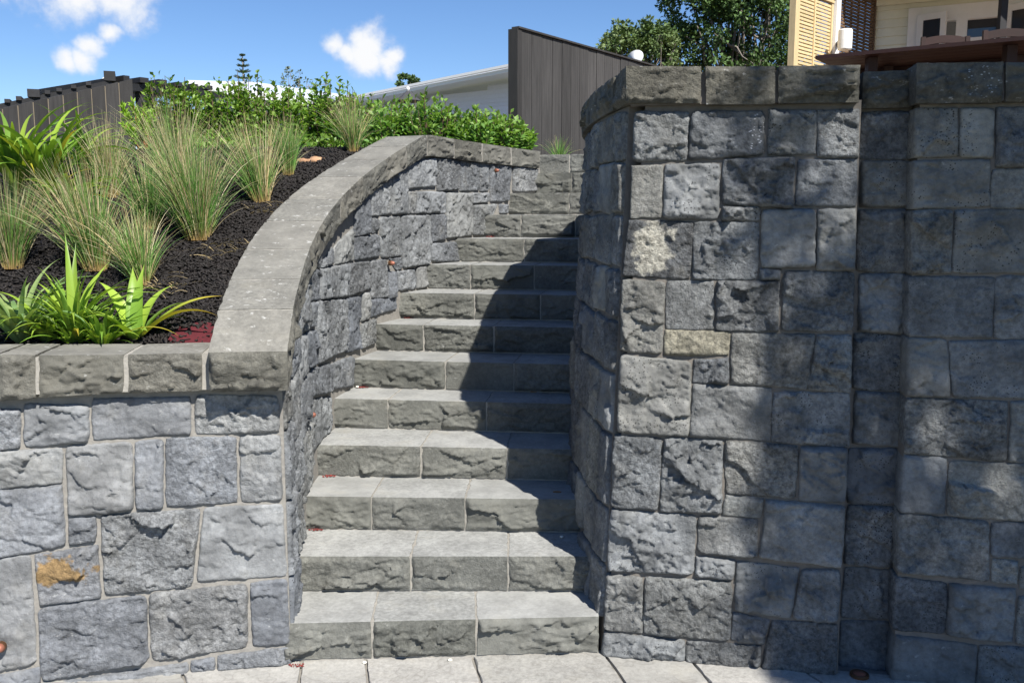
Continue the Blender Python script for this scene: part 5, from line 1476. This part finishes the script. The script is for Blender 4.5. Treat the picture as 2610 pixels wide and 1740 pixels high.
def shrub(px, Y, top_py, wide, label, cols, leaf=.042, shoots=46, per=15, seed=0, name='hedge_shrub', cat='shrub', group='leafy shrubs along the top of the bed', base=None, wl=.3, base_z=None, sprawl=.5):
    rs = np.random.default_rng(seed + 500)
    b = at(px, 400, Y)
    b.z = float(soil(b.x, Y)) if base_z is None else base_z
    H = at(px, top_py, Y).z - b.z
    th = thing(name, label, cat, tuple(b), group)
    stems, LP, LD, LN, LS, LC = [], [], [], [], [], []
    cols = np.array(cols)
    for k in range(shoots):
        a = rs.uniform(0, 2 * np.pi)
        r = wide * math.sqrt(rs.random())
        hh = H * rs.uniform(.5, 1.02) * (1 - .3 * (r / wide) ** 2)
        foot = np.array(b) + [math.cos(a) * r * .25, math.sin(a) * r * .25, 0]
        top = np.array(b) + [math.cos(a) * r, math.sin(a) * r * .8, hh]
        mid = (foot + top) / 2 + [math.cos(a) * r * .22, math.sin(a) * r * .2, -hh * .06]
        t = np.linspace(0, 1, 9)[:, None]
        path = foot * (1 - t) ** 2 + 2 * mid * t * (1 - t) + top * t ** 2
        if k % 2 == 0:
            stems.append(tube([tuple(p) for p in path[::2]], [.007, .006, .005, .004, .002], 5, False))
        tl = np.sort(rs.uniform(.18, 1.0, per))
        tip = (1 - tl)
        Pp = np.stack([np.interp(tl, t[:, 0], path[:, i]) for i in range(3)], -1)
        ax = norm(path[-1] - path[4])
        aa = np.arange(per) * 2.4 + rs.uniform(0, 6)
        e1 = norm(np.cross(ax, [.3, .9, .1]))
        e2 = np.cross(ax, e1)
        outv = np.cos(aa)[:, None] * e1 + np.sin(aa)[:, None] * e2
        Dd = norm(outv * rs.uniform(.5, 1.0, (per, 1)) + ax * (.35 + .6 * tl[:, None] ** 3) + rs.normal(0, .2, (per, 3)))
        LP.append(Pp)
        LD.append(Dd)
        LN.append(norm(ax + rs.normal(0, .35, (per, 3))))
        LS.append(leaf * rs.uniform(.6, 1.15, per))
        c = cols[rs.integers(0, len(cols), per)] * rs.uniform(.75, 1.2, (per, 1))
        new = np.clip((tl - .82) * 5, 0, 1)[:, None]
        LC.append(c * (1 - new * .6) + np.array([.2, .3, .05]) * new * .6)
    V, F_, C = leaves_mesh(np.concatenate(LP), np.concatenate(LD), np.concatenate(LN), np.concatenate(LS), wl, np.concatenate(LC), rs)
    mesh('foliage', V, F_, M['leaf'], th, col=C)
    mesh('stems', *join(stems), M['stem'], th)
    return th


HG = [(.12, .24, .03), (.16, .29, .04), (.09, .19, .03), (.21, .34, .06)]
HB = [(.12, .25, .055), (.16, .3, .07), (.2, .34, .08)]
spec = [(440, 7.6, 208, .2, 'tall hedge shrub at the left end of the hedge'), (505, 7.9, 238, .19, 'hedge shrub second from the left end'), (575, 7.6, 222, .2, 'hedge shrub below the Norfolk pine, left'), (650, 7.7, 200, .2, 'hedge shrub below the Norfolk pine, right'),
        (715, 7.3, 232, .19, 'hedge shrub before the far pale roof'), (780, 7.7, 228, .2, 'hedge shrub right of the far pale roof end'), (850, 7.5, 205, .17, 'tallest hedge shrub at the start of the rising eave'), (925, 7.6, 262, .2, 'hedge shrub below the small round tree')]
for k_, (px, Y, ty, wd, lab) in enumerate(spec):
    shrub(px, Y, ty - 30, wd * 1.2, lab, HG, seed=k_, shoots=125, per=19, leaf=.048, wl=.32)
for k_, (px, Y, ty, wd, lab) in enumerate([(985, 7.1, 262, .2, 'bright shrub left of the dark umbrella'), (1045, 7.3, 240, .21, 'bright shrub in front of the dark umbrella'), (1105, 7.1, 238, .2, 'bright upright shrub right of the dark umbrella'), (1165, 7.2, 283, .2, 'low bright shrub before the white weatherboards'),
                                            (1220, 7.05, 290, .18, 'low bright shrub left of the tall fence post'), (1272, 7.15, 290, .17, 'low bright shrub at the tall fence post'), (1322, 7.25, 312, .11, 'last low shrub before the tall fence boards')]):
    shrub(px, Y, ty - 16, wd * 1.1, lab, HB, leaf=.056, shoots=85, per=17, seed=40 + k_, wl=.27)
shrub(560, 6.7, 330, .3, 'low spreading shrub behind the largest tussock', HG, seed=70, shoots=60, per=14)
shrub(780, 6.4, 340, .26, 'low dark shrub left of the rounded tussock', HG, seed=71, shoots=60, per=14)
shrub(680, 6.9, 300, .3, 'low shrub filling in behind the narrow upright tussock', HG, seed=72, shoots=60, per=14)
shrub(400, 6.6, 372, .2, 'low pale shrub at the foot of the feathery plant', [(.16, .25, .06), (.2, .28, .08)], seed=73, shoots=40, per=12, leaf=.035)
shrub(985, 6.55, 345, .2, 'ground-hugging shrub behind the top of the coping', HB, seed=74, shoots=50, per=14, leaf=.036)
shrub(808, 5.9, 385, .07, 'small silvery herb beside the orange rocks', [(.2, .26, .2), (.17, .23, .17)], leaf=.022, shoots=34, per=14, seed=75, name='silver_herb', cat='herb', group=None, wl=.14)
# feathery bright shrub with red stems
fb_ = at(372, 392, 6.6)
fb_.z = float(soil(fb_.x, 6.6))
fe = thing('feathery_shrub', 'bright green feathery young shrub with reddish stems before the fence end', 'shrub', tuple(fb_))
rs = np.random.default_rng(9)
sp_, LP, LD, LN, LS = [], [], [], [], []
for (tx, ty) in ((312, 270), (325, 300), (340, 262), (352, 290), (365, 275), (378, 300), (390, 285), (330, 325), (355, 318), (318, 318)):
    tp = np.array(at(tx, ty, 6.6 + rs.uniform(-.12, .12)))
    b0 = np.array(fb_)
    mid = b0 * .55 + tp * .45 + np.array([-.02, 0, -.02])
    t = np.linspace(0, 1, 9)[:, None]
    path = b0 * (1 - t) ** 2 + 2 * mid * t * (1 - t) + tp * t ** 2
    sp_.append(tube([tuple(p) for p in path[::2]], [.008, .006, .005, .004, .002], 5, False))
    n = 130
    tl = rs.uniform(.5, 1, n)
    Pp = np.stack([np.interp(tl, t[:, 0], path[:, i]) for i in range(3)], -1)
    LP.append(Pp)
    LD.append(norm(rs.normal(0, .8, (n, 3)) + [0, 0, .8]))
    LN.append(rs.normal(size=(n, 3)))
    LS.append(rs.uniform(.03, .055, n))
V, F_, C = leaves_mesh(np.concatenate(LP), np.concatenate(LD), np.concatenate(LN), np.concatenate(LS), .15, np.array([(.24, .42, .035), (.3, .48, .05)])[rs.integers(0, 2, 1300)] * rs.uniform(.8, 1.2, (1300, 1)), rs)
mesh('foliage', V, F_, M['leaf'], fe, col=C)
mesh('stems', *join(sp_), M['red_stem'], fe)
for px, py, r_, lab in ((775, 413, .05, 'left one of two orange rocks beside the silvery herb'), (808, 410, .06, 'right one of two orange rocks beside the silvery herb')):
    p = on_soil(px, py)
    u_, v_ = np.meshgrid(np.linspace(0, 2 * np.pi, 15)[:-1], np.linspace(.05, np.pi * .62, 8))
    D_ = np.stack([np.cos(u_) * np.sin(v_), np.sin(u_) * np.sin(v_), np.cos(v_) * .55], -1)
    D_ = D_ * (r_ * (1 + .35 * fbm(D_ * 2 + px, 3)))[..., None] + np.array(p) - [0, 0, .008]
    ix = np.arange(D_.shape[0] * 14).reshape(-1, 14)
    Fq = np.stack([ix[:-1], np.roll(ix[:-1], -1, 1), np.roll(ix[1:], -1, 1), ix[1:]], -1).reshape(-1, 4)
    tag(mesh('rock', D_.reshape(-1, 3), Fq[:, ::-1], M['rock'], smooth=True), lab, 'rock', 'orange rocks')

# bark mulch chips and the red cloth under them
rs = np.random.default_rng(77)
n = 26000
cy_ = rs.uniform(3.42, 6.3, n)
xo = np.interp(cy_, outer[:, 1], outer[:, 0]) - .012
cx_ = xo - np.abs(rs.normal(0, 1, n)) * .7 - rs.random(n) * .02
cz_ = soil(cx_, cy_) + .016 * fbm(np.stack([cx_ * 5, cy_ * 5, cx_ * 0], -1), 4) + rs.uniform(.0, .014, n)
ax1 = norm(rs.normal(size=(n, 3)) * [1, 1, .5])
ax2 = norm(np.cross(ax1, rs.normal(size=(n, 3)) * [.4, .4, 1]))
ax3 = np.cross(ax1, ax2)
l_, w_, t_ = rs.uniform(.008, .024, n)[:, None], rs.uniform(.003, .008, n)[:, None], rs.uniform(.0015, .0035, n)[:, None]
cc = np.stack([cx_, cy_, cz_], -1)
# keep the red cloth by the corner of the coping bare
c_red = np.array([-1.165, 3.52])
keep = ((cx_ - c_red[0]) / .17) ** 2 + ((cy_ - c_red[1]) / .1) ** 2 > rs.uniform(.35, 1.2, n)
keep |= rs.random(n) < .12
cc, ax1, ax2, ax3, l_, w_, t_ = [q[keep] for q in (cc, ax1, ax2, ax3, l_, w_, t_)]
n = len(cc)
V = np.stack([cc + sx * ax1 * l_ * (1 if sx < 0 else .8) + sy * ax2 * w_ * (1 if sx < 0 else .6) + sz * ax3 * t_ for sx, sy, sz in ((-1, -1, -1), (1, -1, -1), (1, 1, -1), (-1, 1, -1), (-1, -1, 1), (1, -1, 1), (1, 1, 1), (-1, 1, 1))], 1).reshape(-1, 3)
F_ = (np.arange(n)[:, None, None] * 8 + np.array(BOXF)[None]).reshape(-1, 4)
ch = mesh('bark_mulch', V, F_, M['chip'], kind='stuff')
tag(ch, 'dark bark mulch chips covering the planted slope', 'mulch')
u_, v_ = np.meshgrid(np.linspace(-1.36, -1.03, 30), np.linspace(3.41, 3.68, 22))
ok = np.ones_like(u_)
zc = soil(u_, v_) + .011 + .006 * fbm(np.stack([u_ * 9, v_ * 9, u_ * 0], -1), 3)
rr_ = np.hypot((u_ - c_red[0]) / .17, (v_ - c_red[1]) / .11) + .3 * fbm(np.stack([u_ * 14, v_ * 14, u_ * 0 + 3], -1), 3)
ix = np.arange(u_.size).reshape(u_.shape)
Fq = np.stack([ix[:-1, :-1], ix[:-1, 1:], ix[1:, 1:], ix[1:, :-1]], -1).reshape(-1, 4)
Fq = Fq[(rr_.ravel()[Fq] < 1.05).all(1)]
tag(mesh('weed_mat', np.stack([u_, v_, zc], -1).reshape(-1, 3), Fq, M['weedmat'], smooth=True), 'dark red weed cloth showing through the mulch by the coping corner', 'cloth')
# dry stalks fallen on the mulch
for k_, (px, py, lab) in enumerate(((560, 640, 'dry grass stalks fallen on the mulch below the largest tussock'), (690, 540, 'dry grass stalks fallen on the mulch beside the upper straw-tipped tussock'), (430, 740, 'dry grass stalks fallen beside the lily'))):
    p = on_soil(px, py)
    rs = np.random.default_rng(k_ + 3)
    n = 26
    a = rs.uniform(-.9, .9, n)
    c0 = np.array(p) + np.stack([rs.normal(0, .07, n), rs.normal(0, .05, n), np.zeros(n)], -1)
    L = rs.uniform(.05, .14, n)
    t = np.linspace(-1, 1, 5)
    P = c0[:, None, :] + np.stack([np.cos(a)[:, None] * t * L[:, None] / 2, np.sin(a)[:, None] * t * L[:, None] / 2, np.zeros((n, 5))], -1)
    P[..., 2] = soil(P[..., 0], P[..., 1]) + .016 + rs.uniform(0, .012, n)[:, None] - .01 * t ** 2
    sd = np.stack([-np.sin(a), np.cos(a), rs.normal(0, .3, n)], -1)[:, None, :].repeat(5, 1)
    V, F_ = strips(P, np.full((n, 5), .0013), sd)
    o = mesh('fallen_stalks', V, F_, M['grass'], col=np.tile([.42, .33, .18], (len(V), 1)), kind='stuff')
    tag(o, lab, 'dry stalks')

# ------------------------------------------------------------------ trees
def clump_leaves(centers, radii, per, leaf, cols, rs, wl=.3):
    P, D, Nn, S, C = [], [], [], [], []
    cols = np.array(cols)
    for c, r in zip(centers, radii):
        k = int(per * (r / np.mean(radii)) ** 2)
        d = norm(rs.normal(size=(k, 3)))
        P.append(np.array(c) + d * (r * rs.random(k)[:, None] ** .45) * [1, 1, .75])
        D.append(norm(d + rs.normal(0, .7, (k, 3)) + [0, 0, .3]))
        Nn.append(norm(d * .4 + rs.normal(0, .5, (k, 3)) + [0, 0, .8]))
        S.append(leaf * rs.uniform(.6, 1.25, k))
        C.append(cols[rs.integers(0, len(cols))] * rs.uniform(.7, 1.25, (k, 1)))
    return leaves_mesh(np.concatenate(P), np.concatenate(D), np.concatenate(Nn), np.concatenate(S), wl, np.concatenate(C), rs)


def limb(a, b, r0, r1, rs, wob=.12, k=6):
    a, b = np.array(a, float), np.array(b, float)
    L = np.linalg.norm(b - a)
    t = np.linspace(0, 1, k)
    P = a + (b - a) * t[:, None] + rs.normal(0, wob * L / k, (k, 3)) * (np.sin(t * np.pi))[:, None]
    return tube([tuple(p) for p in P], list(r0 + (r1 - r0) * t), 6, False), P


# big many-stemmed evergreen behind the right wall
def evergreen(px0, px1, py_top, py_low, Y, n_cl, label, name, seed, leaf, cols, stems, gap, per=46, stem_mat='bark', zbase=1.98):
    rs = np.random.default_rng(seed)
    b = at((px0 + px1) / 2, 400, Y)
    b.z = zbase
    th = thing(name, label, 'tree', tuple(b))
    x0, x1 = at(px0, 100, Y).x, at(px1, 100, Y).x
    zt_, zl = at(px0, py_top, Y).z, at(px0, py_low, Y).z
    cx, hw = (x0 + x1) / 2, (x1 - x0) / 2
    cen, rad, lims = [], [], []
    while len(cen) < n_cl:
        u, v, w = rs.uniform(-1, 1), rs.uniform(0, 1), rs.uniform(-1, 1)
        if (u * u + w * w * .9) > 1.0 - max(0, v - .6) * .9:
            continue
        if v < .45 and rs.random() < gap and abs(u) < .72:
            continue
        cen.append((cx + u * hw, Y + w * hw * .8, zl + v * (zt_ - zl)))
        rad.append(rs.uniform(.6, 1.3) * hw * .145)
    V, F_, C = clump_leaves(cen, rad, per, leaf, cols, rs)
    mesh('crown', V, F_, M['far_leaf'], th, col=C)
    tr_, P0 = limb(b + Vector((0, 0, -.05)), b + Vector((.1, 0, (zl - zbase) * .35)), hw * .12, hw * .09, rs)
    lims.append(tr_)
    for k in range(stems):
        c = cen[rs.integers(0, len(cen))]
        q, Pq = limb(P0[-1], np.array(c), hw * .03 * rs.uniform(.6, 1.2), hw * .009, rs, .25, 8)
        lims.append(q)
        for _ in range(3):
            c2 = cen[rs.integers(0, len(cen))]
            if np.linalg.norm(np.array(c2) - Pq[4]) < hw * 1.1:
                lims.append(limb(Pq[rs.integers(3, 6)], np.array(c2), hw * .018, hw * .006, rs, .25, 6)[0])
    mesh('trunk', *join(lims), M[stem_mat], th, smooth=True)
    return th


evergreen(1690, 2075, -190, 215, 18, 400, 'big dark evergreen tree with many pale trunks behind the right wall', 'evergreen_tree', 5, .085, [(.03, .062, .018), (.04, .08, .02), (.055, .1, .026), (.085, .15, .045)], 46, .3, 74)
evergreen(1512, 1735, 66, 205, 16.5, 150, 'smaller bushy tree with pale stalks between fence and big evergreen', 'bushy_tree', 6, .07, [(.12, .18, .06), (.16, .22, .08), (.09, .15, .045)], 60, .3, 62)
evergreen(1010, 1068, 193, 232, 55, 40, 'small round tree top above the rising white eave', 'round_tree', 7, .16, [(.07, .12, .04), (.09, .15, .05)], 8, .1, 40)
evergreen(705, 790, 180, 260, 40, 22, 'thin wispy tree behind the hedge right of the Norfolk pine', 'wispy_tree', 8, .14, [(.09, .13, .07), (.12, .15, .09)], 18, .2, 14)

# Norfolk pine far off
rs = np.random.default_rng(12)
nb_ = at(621, 225, 70)
npn = thing('norfolk_pine', 'far Norfolk pine with tiered branches above the hedge', 'tree', (nb_.x, 70, 1.98))
top_z = at(621, 139, 70).z
mesh('trunk', *tube([(nb_.x, 70, 1.98), (nb_.x + .05, 70, 7), (nb_.x, 70, top_z)], [.28, .18, .03]), M['bark'], npn)
P, D, Nn, S = [], [], [], []
for k in range(12):
    z = top_z - .12 - k * .37 - .01 * k * k
    Rr_ = .16 + .13 * k if k < 8 else 1.25 + .1 * (k - 8)
    for j in range(6):
        a = j * math.pi / 3 + k * .5
        d = np.array([math.cos(a), math.sin(a), 0])
        m_ = 46
        tt_ = rs.uniform(.12, 1, m_)
        p = np.array([nb_.x, 70, z]) + d * (tt_ * Rr_)[:, None] + np.array([0, 0, 1.0]) * (.28 * Rr_ * tt_ ** 2)[:, None]
        P.append(p + rs.normal(0, .015, (m_, 3)))
        D.append(norm(d * .5 + rs.normal(0, .35, (m_, 3)) + [0, 0, .75]))
        Nn.append(rs.normal(size=(m_, 3)))
        S.append(rs.uniform(.12, .22, m_) * (1 - .3 * tt_))
P = np.concatenate(P)
V, F_, C = leaves_mesh(P, np.concatenate(D), np.concatenate(Nn), np.concatenate(S), .2, np.tile([.055, .085, .05], (len(P), 1)) * rs.uniform(.7, 1.3, (len(P), 1)), rs)
mesh('crown', V, F_, M['far_leaf'], npn, col=C)

# the tree that shades the right-hand wall, standing to the right behind the photographer
rs = np.random.default_rng(21)
sdv = np.array(SUN_DIR)
shade = thing('shade_tree', 'leafy tree outside the frame whose branches shade the right wall', 'tree', (5.6, -2.2, 0))
cen, rad = [], []


def shade_at(u, z, r, t=None):
    p = right_face(u, z, 0.0)
    cen.append(p + sdv * (rs.uniform(6.0, 9.0) if t is None else t))
    rad.append(r)


GAPS = ((1.27, .92, .2), (1.36, .68, .17), (1.1, .7, .1), (.92, 2.12, .05), (.95, 1.66, .07), (.83, 1.58, .06), (1.25, 2.1, .05), (1.2, .36, .1), (1.32, .27, .1), (.93, .5, .04), (1.12, 1.12, .05))
for _ in range(330):
    z = rs.uniform(-.5, 2.6)
    lim = np.interp(z, [-.5, .2, .5, .9, 1.3, 1.7, 2.2, 2.6], [.5, .57, .58, .66, .69, .75, .8, .82])
    u = lim + .1 + abs(rs.normal(0, 1)) * .62
    if u > 2.4:
        continue
    # gaps where the sun still reaches the wall and the pier
    r = rs.uniform(.07, .17)
    if any(math.hypot(u - a, (z - b_) * .8) < c_ + r * .7 for a, b_, c_ in GAPS):
        continue
    shade_at(u, z, r)
for u, z, r in ((.5, 1.78, .05), (.53, 1.55, .07), (.6, 1.5, .07), (.63, 1.78, .06), (.45, 2.1, .05), (.55, 2.12, .06), (.48, 1.93, .04), (.62, 1.95, .06), (.68, 2.0, .06), (.55, .28, .07), (.5, 1.62, .04), (.6, .95, .05), (.62, .72, .08), (.58, .5, .07), (.65, .95, .06), (.7, 1.62, .05), (.7, 2.11, .05)):
    shade_at(u, z, r, 6.5)
V1 = clump_leaves(cen, rad, 60, .085, [(.05, .1, .025), (.07, .13, .03)], rs, .33)
wide, wrad = [], []                                    # unseen outer crown, added to keep sky light off the right wall
while len(wide) < 300:
    u, z, t_ = rs.uniform(1.3, 6.0), rs.uniform(-1.2, 2.7), rs.uniform(5, 12)
    c_ = right_face(u, z, 0.0) + sdv * t_
    r = rs.uniform(.25, .5)
    if c_[2] < 2.6 or c_[1] > 1.5 or any(math.hypot(u - a, (z - b_) * .8) < g_r + r * .9 for a, b_, g_r in GAPS):
        continue
    wide.append(c_)
    wrad.append(r)
V2 = clump_leaves(wide, wrad, 130, .1, [(.05, .1, .025), (.07, .13, .03)], rs, .36)
mesh('crown', np.r_[V1[0], V2[0]], np.r_[V1[1], V2[1] + len(V1[0])], M['far_leaf'], shade, col=np.r_[V1[2], V2[2]])
lims = []
tk, P0 = limb((5.6, -2.2, -.05), (5.4, -2.1, 3.6), .2, .15, rs, .06, 6)
lims.append(tk)
order = sorted(range(len(cen)), key=lambda i: cen[i][0])
for g0 in range(0, len(order), 9):
    grp = [cen[i] for i in order[g0:g0 + 9]]
    hub = np.mean(grp, 0)
    q, Pq = limb(P0[-1], hub, .05, .018, rs, .15, 6)
    lims.append(q)
    for c in grp:
        lims.append(limb(hub, c, .012, .004, rs, .15, 4)[0])
for k_ in range(0, 300, 6):
    lims.append(limb(P0[-1], wide[k_], .04, .012, rs, .2, 6)[0])
mesh('trunk', *join(lims), M['bark'], shade, smooth=True)
